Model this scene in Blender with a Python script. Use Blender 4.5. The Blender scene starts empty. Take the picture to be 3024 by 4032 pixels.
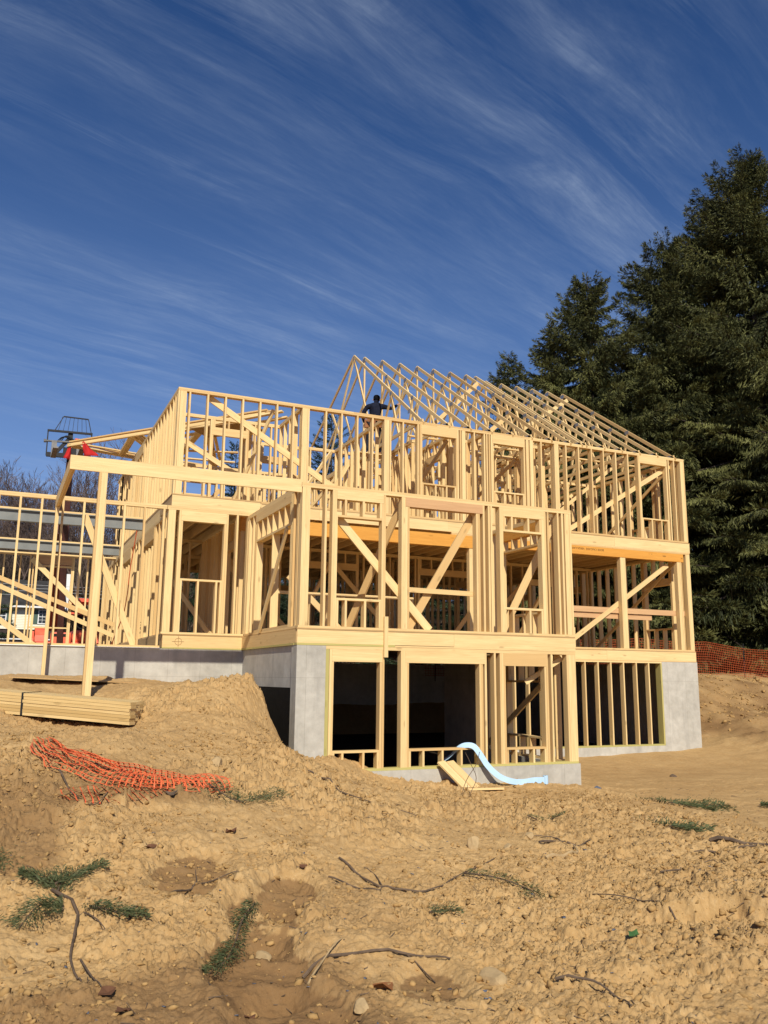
import bpy, bmesh, math, random
import numpy as np
from mathutils import Vector, Matrix, Euler
random.seed(7); rng = np.random.default_rng(7)
scene = bpy.context.scene; COL = scene.collection
# ------------------------------------------------------------------ camera
cam_d = bpy.data.cameras.new('camera'); cam = bpy.data.objects.new('camera', cam_d); COL.objects.link(cam)
cam_d.sensor_fit = 'HORIZONTAL'; cam_d.sensor_width = 36.0; cam_d.lens = 40.0
cam_d.clip_start = 0.05; cam_d.clip_end = 3000
YAW, PITCH, ROLL = 0.42018375, 0.19266314, 0.00961255
_f = Vector((math.sin(YAW)*math.cos(PITCH), math.cos(YAW)*math.cos(PITCH), math.sin(PITCH)))
_r = Vector((math.cos(YAW), -math.sin(YAW), 0)); _u = _r.cross(_f)
_r2 = _r*math.cos(ROLL)+_u*math.sin(ROLL); _u2 = _u*math.cos(ROLL)-_r*math.sin(ROLL)
cam.matrix_world = Matrix(((_r2.x, _u2.x, -_f.x, 0), (_r2.y, _u2.y, -_f.y, 0), (_r2.z, _u2.z, -_f.z, 0), (0, 0, 0, 1)))
scene.camera = cam
# ------------------------------------------------------------------ exposure
scene.view_settings.view_transform = 'Standard'; scene.view_settings.look = 'None'
scene.view_settings.exposure = 0.05; scene.view_settings.gamma = 1.0
scene.render.resolution_x = 768; scene.render.resolution_y = 1024
# ------------------------------------------------------------------ sun
SUN = Vector((-0.195, -0.762, 0.617)).normalized()          # towards the sun
EL = math.asin(SUN.z); AZ = math.atan2(SUN.x, SUN.y)
sl = bpy.data.lights.new('sun', 'SUN'); sl.energy = 4.8; sl.angle = math.radians(0.53); sl.color = (1.0, 0.94, 0.82)
so = bpy.data.objects.new('sun', sl); COL.objects.link(so)
so.rotation_euler = SUN.to_track_quat('Z', 'Y').to_euler(); so.location = SUN*60
# ------------------------------------------------------------------ sky with thin cirrus
world = bpy.data.worlds.new('World'); scene.world = world; world.use_nodes = True
nt = world.node_tree; nt.nodes.clear()
def N(t, typ, **k):
    n = t.nodes.new(typ)
    for a, b in k.items(): setattr(n, a, b)
    return n
def math_n(t, op, a, b=None, clamp=False):
    n = N(t, 'ShaderNodeMath', operation=op, use_clamp=clamp)
    for i, v in enumerate((a, b)):
        if v is None: continue
        if isinstance(v, (int, float)): n.inputs[i].default_value = v
        else: t.links.new(v, n.inputs[i])
    return n.outputs[0]
def ramp(t, fac, stops, interp='LINEAR'):
    n = N(t, 'ShaderNodeValToRGB'); n.color_ramp.interpolation = interp; e = n.color_ramp.elements
    while len(e) < len(stops): e.new(0.5)
    for el, (p, c) in zip(e, stops):
        el.position = p; el.color = (c[0], c[1], c[2], 1) if not isinstance(c, (int, float)) else (c, c, c, 1)
    t.links.new(fac, n.inputs[0]); return n.outputs[0]
def mixc(t, fac, a, b, mode='MIX'):
    n = N(t, 'ShaderNodeMix', data_type='RGBA', blend_type=mode)
    if isinstance(fac, (int, float)): n.inputs[0].default_value = fac
    else: t.links.new(fac, n.inputs[0])
    for i, v in ((6, a), (7, b)):
        if isinstance(v, tuple): n.inputs[i].default_value = (v[0], v[1], v[2], 1)
        else: t.links.new(v, n.inputs[i])
    return n.outputs[2]
def noise(t, vec, scale, detail=4, rough=.55, dist=0.0, dim='3D'):
    n = N(t, 'ShaderNodeTexNoise', noise_dimensions=dim)
    n.inputs['Scale'].default_value = scale; n.inputs['Detail'].default_value = detail
    n.inputs['Roughness'].default_value = rough; n.inputs['Distortion'].default_value = dist
    if vec is not None: t.links.new(vec, n.inputs['Vector'])
    return n.outputs[0]
def mapping(t, vec, scale=(1, 1, 1), rot=(0, 0, 0), loc=(0, 0, 0)):
    n = N(t, 'ShaderNodeMapping'); n.inputs['Scale'].default_value = scale
    n.inputs['Rotation'].default_value = rot; n.inputs['Location'].default_value = loc
    t.links.new(vec, n.inputs['Vector']); return n.outputs[0]
sky = N(nt, 'ShaderNodeTexSky', sky_type='NISHITA'); sky.sun_disc = False
sky.sun_elevation = EL; sky.sun_rotation = AZ % (2*math.pi)
sky.altitude = 1200; sky.air_density = 1.0; sky.dust_density = 0.3; sky.ozone_density = 3.0
tc = N(nt, 'ShaderNodeTexCoord'); sx = N(nt, 'ShaderNodeSeparateXYZ'); nt.links.new(tc.outputs['Generated'], sx.inputs[0])
zz = math_n(nt, 'MAXIMUM', math_n(nt, 'ADD', sx.outputs[2], 0.06), 0.03)
cx = N(nt, 'ShaderNodeCombineXYZ')
nt.links.new(math_n(nt, 'DIVIDE', sx.outputs[0], zz), cx.inputs[0]); nt.links.new(math_n(nt, 'DIVIDE', sx.outputs[1], zz), cx.inputs[1])
def turn(vec, ang):      # rotate first, so that the stretch below follows the wind
    return mapping(nt, vec, rot=(0, 0, ang))
wisp = math.radians(-18)
warp = N(nt, 'ShaderNodeVectorMath', operation='ADD')
wn = N(nt, 'ShaderNodeTexNoise'); wn.inputs['Scale'].default_value = 1.1; wn.inputs['Detail'].default_value = 2
nt.links.new(cx.outputs[0], wn.inputs['Vector'])
ws = N(nt, 'ShaderNodeVectorMath', operation='SCALE'); nt.links.new(wn.outputs[1], ws.inputs[0]); ws.inputs['Scale'].default_value = 0.16
nt.links.new(cx.outputs[0], warp.inputs[0]); nt.links.new(ws.outputs[0], warp.inputs[1])
P = turn(warp.outputs[0], wisp)
n1 = noise(nt, mapping(nt, P, (0.8, 5.2, 1), loc=(7.1, 3.4, 0)), 1.0, 10, .72, .35)
n2 = noise(nt, mapping(nt, P, (3.0, 30.0, 1), loc=(1.7, 2.2, 0)), 1.0, 8, .68, .3)
n3 = noise(nt, mapping(nt, P, (.6, 1.3, 1), loc=(8.6, 2.6, 0)), 1.0, 3, .5)
s1 = ramp(nt, n1, [(.40, 0.0), (.78, 1.0)]); s2 = ramp(nt, n2, [(.40, 0.0), (.80, 1.0)]); s3 = ramp(nt, n3, [(.36, .12), (.62, 1.0)])
cl = math_n(nt, 'MULTIPLY', math_n(nt, 'ADD', math_n(nt, 'MULTIPLY', s1, .62), math_n(nt, 'MULTIPLY', math_n(nt, 'MULTIPLY', s2, s1), .7)), s3)
# a few denser combed streaks
n4 = noise(nt, mapping(nt, P, (.6, 8.5, 1), loc=(4.9, 1.13, 0)), 1.0, 9, .68, .35)
s4 = ramp(nt, n4, [(.60, 0.0), (.78, 1.0)])
fz = ramp(nt, noise(nt, mapping(nt, P, (3.0, 9.0, 1), loc=(2, 5, 0)), 1.0, 8, .7, .6), [(.35, .35), (.65, 1.25)])
cl = math_n(nt, 'MULTIPLY', math_n(nt, 'ADD', cl, math_n(nt, 'MULTIPLY', s4, .40)), fz)
low = ramp(nt, sx.outputs[2], [(0.0, .80), (.20, .62), (.36, .26), (.6, .10), (1.0, .06)])
cl = math_n(nt, 'ADD', cl, math_n(nt, 'MULTIPLY', low, .25), clamp=True)
hs = N(nt, 'ShaderNodeHueSaturation'); hs.inputs['Saturation'].default_value = 1.28; hs.inputs['Value'].default_value = 1.0
nt.links.new(sky.outputs[0], hs.inputs['Color'])
tn_ = mixc(nt, 1.0, hs.outputs[0], (1.16, .93, 1.10), 'MULTIPLY')
skyc = mixc(nt, math_n(nt, 'MULTIPLY', cl, .46), tn_, (6.4, 7.6, 9.4))
skyc = mixc(nt, ramp(nt, sx.outputs[2], [(0.0, .62), (.14, .50), (.30, .24), (.50, .06), (.7, 0.0)]), skyc, (3.3, 5.4, 9.6))
bg = N(nt, 'ShaderNodeBackground'); bg.inputs['Strength'].default_value = 0.074
out = N(nt, 'ShaderNodeOutputWorld'); nt.links.new(skyc, bg.inputs[0]); nt.links.new(bg.outputs[0], out.inputs[0])
# ------------------------------------------------------------------ materials
def new_mat(name, rough=.8, spec=.3):
    m = bpy.data.materials.new(name); m.use_nodes = True; t = m.node_tree
    b = t.nodes['Principled BSDF']; b.inputs['Roughness'].default_value = rough
    b.inputs['Specular IOR Level'].default_value = spec
    return m, t, b
def attr(t, name):
    n = N(t, 'ShaderNodeAttribute'); n.attribute_name = name; return n
def bump(t, b, h, strength=.3, dist=.01):
    n = N(t, 'ShaderNodeBump'); n.inputs['Strength'].default_value = strength; n.inputs['Distance'].default_value = dist
    t.links.new(h, n.inputs['Height']); t.links.new(n.outputs[0], b.inputs['Normal'])
def wood_mat(name, pale, mid, dark, knots=.42, strip=0.0, rough=.72):
    m, t, b = new_mat(name, rough, .25)
    lc = attr(t, 'lc').outputs['Vector']; ti = attr(t, 'tint').outputs['Fac']
    g1 = noise(t, mapping(t, lc, (38, 38, 1.6)), 1.0, 5, .6, 1.2)
    g2 = noise(t, mapping(t, lc, (9, 9, .8)), 1.0, 3, .5, .6)
    col = mixc(t, ramp(t, ti, [(0, 0.0), (.8, .75), (.87, .75), (.90, 1.5)]), pale, mid)
    col = mixc(t, math_n(t, 'MULTIPLY', ramp(t, ti, [(.84, 0.0), (.90, 1.0)]), .42), col, dark)
    col = mixc(t, math_n(t, 'MULTIPLY', ramp(t, g1, [(.40, 0.0), (.72, 1.0)]), .50), col, dark)
    col = mixc(t, math_n(t, 'MULTIPLY', ramp(t, g2, [(.45, 0.0), (.75, 1.0)]), .35), col, dark)
    v = N(t, 'ShaderNodeTexVoronoi'); v.inputs['Scale'].default_value = 1.0
    t.links.new(mapping(t, lc, (7, 7, 2.6)), v.inputs['Vector'])
    wn = N(t, 'ShaderNodeTexWhiteNoise', noise_dimensions='3D'); t.links.new(v.outputs['Position'], wn.inputs['Vector'])
    kn = math_n(t, 'MULTIPLY', ramp(t, v.outputs['Distance'], [(.10, 1.0), (.20, 0.0)]), ramp(t, wn.outputs[0], [(.68, 0.0), (.72, 1.0)]))
    col = mixc(t, math_n(t, 'MULTIPLY', kn, knots), col, tuple(c*.42 for c in dark))
    t.links.new(col, b.inputs['Base Color'])
    bump(t, b, g1, .25, .004)
    return m
M = {}
M['wood'] = wood_mat('spruce_lumber', (.83, .625, .305), (.70, .48, .21), (.56, .35, .14))
M['fir'] = wood_mat('reddish_fir_lumber', (.64, .40, .20), (.58, .34, .165), (.44, .24, .11), .4)
M['lvl'] = wood_mat('laminated_veneer', (.70, .34, .065), (.66, .31, .055), (.50, .20, .03), .25)
M['treated'] = wood_mat('treated_lumber', (.54, .46, .16), (.50, .43, .15), (.38, .33, .11), .4)
M['stack'] = wood_mat('weathered_lumber', (.74, .54, .25), (.62, .43, .18), (.44, .28, .10), .3)
M['ply'] = wood_mat('plywood_sheet', (.52, .34, .15), (.46, .29, .12), (.33, .19, .07), .3)
# concrete
m, t, b = new_mat('poured_concrete', .9, .2); M['concrete'] = m
o = N(t, 'ShaderNodeTexCoord').outputs['Object']
a = noise(t, o, .9, 6, .6, .3); c = noise(t, o, 6, 6, .65); d = noise(t, mapping(t, o, (5, 5, .5)), 1.0, 4, .6)
col = ramp(t, a, [(.32, (.345, .32, .27)), (.5, (.47, .44, .375)), (.68, (.59, .56, .485))])
col = mixc(t, .40, col, ramp(t, c, [(.3, (.34, .315, .265)), (.7, (.62, .59, .51))]))
col = mixc(t, math_n(t, 'MULTIPLY', ramp(t, d, [(.55, 0.0), (.72, 1.0)]), .35), col, (.27, .255, .225))
br = N(t, 'ShaderNodeTexBrick'); br.offset = 0.0; br.inputs['Scale'].default_value = 1.0; br.inputs['Brick Width'].default_value = .61; br.inputs['Row Height'].default_value = 6.0
br.inputs['Mortar Size'].default_value = .004; br.inputs['Color1'].default_value = (1, 1, 1, 1); br.inputs['Color2'].default_value = (.955, .955, .95, 1); br.inputs['Mortar'].default_value = (.78, .77, .75, 1)
sp = N(t, 'ShaderNodeSeparateXYZ'); t.links.new(o, sp.inputs[0]); cb = N(t, 'ShaderNodeCombineXYZ'); t.links.new(math_n(t, 'ADD', sp.outputs[0], sp.outputs[1]), cb.inputs[0]); t.links.new(sp.outputs[2], cb.inputs[1]); t.links.new(cb.outputs[0], br.inputs['Vector'])
col = mixc(t, 1.0, col, br.outputs[0], 'MULTIPLY')
pv = N(t, 'ShaderNodeTexVoronoi'); pv.inputs['Scale'].default_value = 9; t.links.new(o, pv.inputs['Vector'])
col = mixc(t, math_n(t, 'MULTIPLY', ramp(t, pv.outputs['Distance'], [(.03, 1.0), (.07, 0.0)]), .45), col, (.20, .19, .17))
t.links.new(col, b.inputs['Base Color']); bump(t, b, noise(t, o, 40, 5, .6), .2, .01)
def plain(name, rgb, rough=.6, spec=.3, metal=0.0, var=.12, scale=6.0):
    m, t, b = new_mat(name, rough, spec); b.inputs['Metallic'].default_value = metal
    o = N(t, 'ShaderNodeTexCoord').outputs['Object']; n = noise(t, o, scale, 5, .6)
    col = ramp(t, n, [(.3, tuple(c*(1-var) for c in rgb)), (.7, tuple(min(1, c*(1+var)) for c in rgb))])
    t.links.new(col, b.inputs['Base Color']); return m
M['tar'] = plain('black_damp_proofing', (.012, .011, .010), .85, .1, 0, .3, 12)
M['steel'] = plain('primed_steel', (.20, .205, .19), .6, .3, 0, .15, 3)
M['steel_dark'] = plain('dark_steel', (.018, .018, .02), .6, .3, 0, .3, 8)
M['steel_grey'] = plain('worn_grey_steel', (.17, .165, .155), .5, .5, .3, .3, 8)
M['gusset'] = plain('galvanised_plate', (.30, .31, .32), .45, .6, .5, .1, 20)
M['orange_paint'] = plain('orange_red_paint', (.78, .14, .07), .5, .4, 0, .18, 4)
M['boom'] = plain('dark_boom_paint', (.07, .026, .022), .5, .4, 0, .4, 3)
M['black'] = plain('black_rubber', (.018, .018, .018), .8, .2)
M['red_flag'] = plain('red_flag_cloth', (.46, .02, .018), .75, .2)
M['siding'] = plain('cream_vinyl_siding', (.80, .75, .58), .7, .3, 0, .04)
M['shutter'] = plain('green_shutter', (.075, .12, .095), .7, .3)
M['white'] = plain('white_trim', (.78, .78, .75), .6, .3, 0, .05)
M['roof'] = plain('dark_shingles', (.04, .038, .036), .9, .2, 0, .4, 2)
M['brickbase'] = plain('dark_brick_base', (.06, .045, .04), .9, .2, 0, .4, 6)
M['glass'] = plain('dark_window_glass', (.03, .035, .04), .08, .8)
M['foam'] = plain('blue_foam', (.44, .63, .80), .6, .3, 0, .05)
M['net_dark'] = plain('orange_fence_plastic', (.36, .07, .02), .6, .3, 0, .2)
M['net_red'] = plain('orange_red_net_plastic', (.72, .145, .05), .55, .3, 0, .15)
M['stone'] = plain('pale_stone', (.43, .30, .15), .9, .2, 0, .2, 9)
M['twig'] = plain('grey_brown_bark', (.13, .09, .06), .9, .15, 0, .4, 14)
M['deadleaf'] = plain('dead_brown_leaf', (.13, .06, .03), .8, .2, 0, .3, 20)
M['greenleaf'] = plain('small_green_leaf', (.05, .12, .035), .7, .2)
M['skin'] = plain('skin', (.42, .24, .16), .6, .3)
M['navy'] = plain('navy_cloth', (.012, .014, .026), .9, .1, 0, .3, 10)
M['denim'] = plain('dark_trousers', (.02, .022, .03), .9, .1, 0, .3, 10)
M['hair'] = plain('black_knit_cap', (.006, .006, .007), .95, .1)
M['leather'] = plain('tan_leather', (.26, .105, .035), .7, .3, 0, .3, 14)
M['ink'] = plain('dark_print', (.05, .03, .02), .9, .1)
M['marker'] = plain('pencil_mark', (.22, .12, .05), .9, .1)
M['wire'] = plain('pale_wire', (.42, .42, .42), .6, .3)
M['slate'] = plain('blue_slate_chip', (.10, .115, .15), .6, .4)
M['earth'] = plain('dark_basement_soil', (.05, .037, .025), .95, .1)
# osb / deck
M['osb'] = wood_mat('strand_board', (.56, .37, .17), (.46, .29, .12), (.33, .20, .08), .2)
# soil
m, t, b = new_mat('dry_sandy_soil', .95, .1); M['soil'] = m
o = N(t, 'ShaderNodeTexCoord').outputs['Object']
a = noise(t, o, .35, 5, .6, .4); c = noise(t, o, 2.3, 7, .65); f = noise(t, o, 14, 6, .7); g = noise(t, o, 60, 4, .7)
col = ramp(t, a, [(.30, (.35, .205, .083)), (.50, (.465, .288, .118)), (.70, (.55, .36, .158))])
col = mixc(t, .45, col, ramp(t, c, [(.30, (.29, .165, .064)), (.52, (.465, .288, .118)), (.72, (.60, .41, .195))]))
col = mixc(t, .35, col, ramp(t, f, [(.28, (.25, .145, .06)), (.5, (.46, .30, .13)), (.75, (.64, .47, .25))]))
col = mixc(t, math_n(t, 'MULTIPLY', ramp(t, g, [(.60, 0.0), (.72, 1.0)]), .45), col, (.66, .52, .33))
lt = noise(t, o, .06, 4, .6, .5)
wood = math_n(t, 'MULTIPLY', attr(t, 'wild').outputs['Fac'], 1.0, True)
leafc = ramp(t, c, [(.3, (.050, .034, .020)), (.55, (.10, .066, .036)), (.75, (.15, .10, .055))])
wet = attr(t, 'damp').outputs['Fac']
col = mixc(t, math_n(t, 'MULTIPLY', wet, .80), col, (.185, .10, .042))
col = mixc(t, wood, col, leafc)
t.links.new(col, b.inputs['Base Color'])
bh = math_n(t, 'ADD', math_n(t, 'MULTIPLY', f, .6), math_n(t, 'ADD', math_n(t, 'MULTIPLY', g, .35), c))
bump(t, b, bh, .9, .02)
M['clod'] = plain('soil_clod', (.37, .228, .09), .95, .1, 0, .30, 9)
def leaf_mat(name, a, bcol, trans=.15):
    m, t, b = new_mat(name, .65, .25)
    ti = attr(t, 'tint').outputs['Fac']
    col = ramp(t, ti, [(0.0, a), (1.0, bcol)])
    t.links.new(col, b.inputs['Base Color'])
    return m
M['spruce'] = leaf_mat('spruce_needles', (.028, .034, .010), (.165, .165, .050))
M['pine'] = leaf_mat('pine_needles', (.020, .034, .016), (.060, .088, .036))
M['cutgreen'] = leaf_mat('cut_spruce_needles', (.040, .052, .018), (.115, .13, .052))
M['bark'] = plain('conifer_bark', (.075, .058, .045), .95, .1, 0, .35, 7)
M['barebark'] = plain('bare_tree_bark', (.115, .082, .068), .95, .1, 0, .3, 3)
M['brush'] = leaf_mat('dry_brush', (.055, .038, .024), (.145, .105, .07))
# ------------------------------------------------------------------ helpers
def tag(o, label=None, cat=None, group=None, kind=None):
    for k, v in (('label', label), ('category', cat), ('group', group), ('kind', kind)):
        if v: o[k] = v
    return o
def empty(name, loc=(0, 0, 0)):
    o = bpy.data.objects.new(name, None); o.location = loc; o.empty_display_size = .3; COL.objects.link(o); return o
BF = [(0, 3, 2, 1), (4, 5, 6, 7), (0, 1, 5, 4), (1, 2, 6, 5), (2, 3, 7, 6), (3, 0, 4, 7)]
class MB:
    """collects shapes; build() links them as ONE mesh object"""
    def __init__(s): s.v = []; s.f = []; s.lc = []; s.ti = []; s.n = 0
    def raw(s, v, f, lc=None, ti=None):
        s.v.extend(v); s.f.extend([tuple(i+s.n for i in q) for q in f]); s.n += len(v)
        s.lc.extend(lc if lc is not None else v)
        s.ti.extend([random.random() if ti is None else ti]*len(v)); return s
    def box(s, x0, x1, y0, y1, z0, z1, ti=None):
        if x1 < x0: x0, x1 = x1, x0
        if y1 < y0: y0, y1 = y1, y0
        if z1 < z0: z0, z1 = z1, z0
        v = [(x0, y0, z0), (x1, y0, z0), (x1, y1, z0), (x0, y1, z0), (x0, y0, z1), (x1, y0, z1), (x1, y1, z1), (x0, y1, z1)]
        d = (x1-x0, y1-y0, z1-z0); k = d.index(max(d)); q = [(1, 2, 0), (2, 0, 1), (0, 1, 2)][k]
        r = [random.random()*50 for _ in range(3)]
        return s.raw(v, BF, [(p[q[0]]+r[0], p[q[1]]+r[1], p[q[2]]+r[2]) for p in v], ti)
    def beam(s, p0, p1, w, h, up=(0, 0, 1), ti=None):
        """bar from p0 to p1; w across, h along 'up'"""
        p0 = Vector(p0); p1 = Vector(p1); a = p1-p0; L = a.length; a.normalize()
        u = Vector(up); u = (u-a*u.dot(a)).normalized(); r = a.cross(u)
        v = []; lc = []; q = [random.random()*50 for _ in range(3)]
        for z, P in ((0, p0), (L, p1)):
            for i, j in ((-1, -1), (1, -1), (1, 1), (-1, 1)):
                v.append(tuple(P+r*(w*i/2)+u*(h*j/2))); lc.append((w*i/2+q[0], h*j/2+q[1], z+q[2]))
        return s.raw(v, BF, lc, ti)
    def tube(s, pts, rad, n=8, ti=None, cap=True):
        P = [Vector(p) for p in pts]; R = rad if isinstance(rad, (list, tuple)) else [rad]*len(P)
        v = []; f = []; lc = []; L = 0; q = random.random()*40
        ref = Vector((0, 0, 1))
        for i, p in enumerate(P):
            a = (P[min(i+1, len(P)-1)]-P[max(i-1, 0)]).normalized()
            if abs(a.dot(ref)) > .95: ref = Vector((1, 0, 0))
            u = (ref-a*ref.dot(a)).normalized(); w = a.cross(u); ref = u
            if i: L += (p-P[i-1]).length
            for k in range(n):
                c = math.cos(2*math.pi*k/n); d = math.sin(2*math.pi*k/n)
                v.append(tuple(p+u*(c*R[i])+w*(d*R[i]))); lc.append((c*R[i]+q, d*R[i], L))
        for i in range(len(P)-1):
            for k in range(n):
                k2 = (k+1) % n; f.append((i*n+k, i*n+k2, (i+1)*n+k2, (i+1)*n+k))
        if cap: f.append(tuple(range(n-1, -1, -1))); f.append(tuple((len(P)-1)*n+k for k in range(n)))
        return s.raw(v, f, lc, ti)
    def build(s, name, mat, parent=None, smooth=False):
        me = bpy.data.meshes.new(name); me.from_pydata(s.v, [], s.f)
        a = me.attributes.new('lc', 'FLOAT_VECTOR', 'POINT'); a.data.foreach_set('vector', np.array(s.lc, np.float32).ravel())
        a = me.attributes.new('tint', 'FLOAT', 'POINT'); a.data.foreach_set('value', np.array(s.ti, np.float32))
        if isinstance(mat, str): mat = M[mat]
        me.materials.append(mat)
        if smooth: me.polygons.foreach_set('use_smooth', [True]*len(me.polygons))
        o = bpy.data.objects.new(name, me); COL.objects.link(o)
        if parent: 
            o.parent = parent
            o.matrix_parent_inverse = Matrix.Translation(world_loc(parent)).inverted()
        return o
def world_loc(o):
    v = Vector((0, 0, 0))
    while o is not None:
        v = v + o.location + (o.matrix_parent_inverse.to_translation() if o.parent else Vector((0, 0, 0)))
        o = o.parent
    return v
def np_obj(name, V, F, mat, parent=None, tint=None, attrs=None, smooth=False):
    """mesh from numpy arrays; F is (n,3) or (n,4)"""
    me = bpy.data.meshes.new(name); V = np.ascontiguousarray(V, np.float32); F = np.ascontiguousarray(F, np.int32)
    k = F.shape[1]
    me.vertices.add(len(V)); me.vertices.foreach_set('co', V.ravel())
    me.loops.add(F.size); me.loops.foreach_set('vertex_index', F.ravel())
    me.polygons.add(len(F)); me.polygons.foreach_set('loop_start', np.arange(0, F.size, k, dtype=np.int32))
    me.update(calc_edges=True)
    at = dict(attrs or {})
    if tint is not None: at['tint'] = tint
    for n_, val in at.items():
        a = me.attributes.new(n_, 'FLOAT', 'POINT'); a.data.foreach_set('value', np.ascontiguousarray(val, np.float32))
    me.materials.append(M[mat] if isinstance(mat, str) else mat)
    if smooth: me.polygons.foreach_set('use_smooth', [True]*len(me.polygons))
    o = bpy.data.objects.new(name, me); COL.objects.link(o)
    if parent:
        o.parent = parent; o.matrix_parent_inverse = Matrix.Translation(world_loc(parent)).inverted()
    return o
def gz(x, y): return float(ground_h(np.array([x]), np.array([y]))[0])
def gb(x, y): return float(ground_base(np.array([x]), np.array([y]))[0])
# ------------------------------------------------------------------ terrain height
def _hash(ix, iy, seed):
    n = (ix * 374761393 + iy * 668265263 + seed * 1442695041) & 0xFFFFFFFF
    n = ((n ^ (n >> 13)) * 1274126177) & 0xFFFFFFFF
    n = n ^ (n >> 16)
    return (n & 0xFFFF) / 65535.0
def vnoise(x, y, seed=0):
    xi = np.floor(x).astype(np.int64); yi = np.floor(y).astype(np.int64)
    fx = x - xi; fy = y - yi
    fx = fx*fx*fx*(fx*(fx*6-15)+10); fy = fy*fy*fy*(fy*(fy*6-15)+10)
    a = _hash(xi, yi, seed); b = _hash(xi+1, yi, seed); c = _hash(xi, yi+1, seed); d = _hash(xi+1, yi+1, seed)
    return (a*(1-fx)+b*fx)*(1-fy)+(c*(1-fx)+d*fx)*fy - 0.5
def worley(x, y, seed=0):
    xi = np.floor(x).astype(np.int64); yi = np.floor(y).astype(np.int64)
    best = np.full(x.shape, 9.0); cell = np.zeros(x.shape)
    for dx in (-1, 0, 1):
        for dy in (-1, 0, 1):
            cx = xi+dx; cy = yi+dy
            px = cx+_hash(cx, cy, seed); py = cy+_hash(cx, cy, seed+7)
            d = np.hypot(px-x, py-y)
            h = _hash(cx, cy, seed+13)
            m = d < best
            cell = np.where(m, h, cell); best = np.where(m, d, best)
    return best, cell
# control points of the graded soil: x, y, z in metres (camera eye at z = 0)
GP = [(-6,0,-1.7),(0,0,-1.7),(6,0,-1.7),(12,0,-1.7),(20,0,-1.7),(0.2,4.7,-1.6),(2,4.5,-1.64),(4,4,-1.66),(7,4,-1.6),
 (-4,5,-1.5),(-6,9,-.9),(-6,13,-.3),(-6,16.5,.05),(.5,6.2,-1.42),(2.5,6.2,-1.56),(4.5,6.4,-1.62),(7,6,-1.66),(10,6,-1.7),(14,6,-1.75),(20,8,-1.8),
 (.6,8,-1.07),(2.2,8.5,-1.09),(3.6,8.6,-1.3),(5,8.6,-1.5),(7,8.5,-1.66),(9,8.5,-1.74),(12,9,-1.8),(16,10,-1.8),
 (-1,10,-.68),(1,9.9,-.72),(2.4,10.2,-.74),(3.4,10.4,-1.0),(4.6,10.6,-1.38),(6,10.6,-1.62),(8,11,-1.76),(11,12,-1.84),
 (-1,12,-.45),(.8,12,-.58),(1.8,12,-.5),(2.6,12.2,-.26),(3.0,12.9,-.14),(3.6,12.9,-.08),(3.4,12.5,-.14),(3.9,13.3,-.12),(3.9,14,-.14),(3.2,12.2,-.34),(3.75,12.1,-1.0),(3.3,11.5,-.62),(4.2,12.2,-1.24),(4.5,12.5,-1.22),(4.4,11.4,-1.25),(3.8,11.2,-1.06),(4.9,12.6,-1.42),(5.6,12.7,-1.66),(7.2,12.8,-1.74),(9.7,13,-1.82),
 (-1,14,-.15),(1,13.4,-.26),(2.2,13.6,-.2),(3.2,13.8,-.14),(0,16.4,.01),(2.2,16.4,-.07),(3.3,16.4,-.12),(1,15.2,-.1),(-3,16.4,.05),
 (11,15,-1.88),(13.4,17.6,-1.88),(15,17.6,-1.84),(17.2,17.6,-1.73),(14,13,-1.86),(18,13,-1.8),(17,15.5,-1.8),
 (18.4,18.5,-1.55),(19,17,-1.45),(20.5,18.2,-1.15),(18.2,20,-1.35),(19.2,21,-.9),(20.5,20.2,-.95),(22,21,-.8),(21,22.6,-.05),(23,23.4,.08),(19.5,22.8,-.02),(18.3,23,-.12),(25,23,-.05),(22,17.5,-1.25),(24,19.5,-1.15),(27,21,-1.0),(24,14,-1.8),(30,20,-1.3),
 (18.3,26,.18),(22,27,.3),(27,26,.2),(34,26,.2),(40,20,-1),(40,8,-1.6),(30,34,.5),(20,36,.5),(10,34,.4),(3,32,.4),(-6,30,.4),(-6,22,.35),(0,36,.45),(-12,20,.3),(-14,10,-.6),(-14,2,-1.6),(10,40,.6),(44,36,.6),(-14,36,.5)]
_GP = np.array(GP, float)
def _tps(r): return np.where(r > 1e-9, r*r*np.log(np.maximum(r, 1e-9)), 0.0)
def _fit():
    n = len(_GP); P = _GP[:, :2]
    K = _tps(np.hypot(P[:, None, 0]-P[None, :, 0], P[:, None, 1]-P[None, :, 1])) + np.eye(n)*0.1
    T = np.hstack([np.ones((n, 1)), P]); A = np.zeros((n+3, n+3))
    A[:n, :n] = K; A[:n, n:] = T; A[n:, :n] = T.T
    return np.linalg.solve(A, np.concatenate([_GP[:, 2], np.zeros(3)]))
_W = _fit()
def sstep(a, b, x):
    t = np.clip((x-a)/(b-a), 0, 1); return t*t*(3-2*t)
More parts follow.
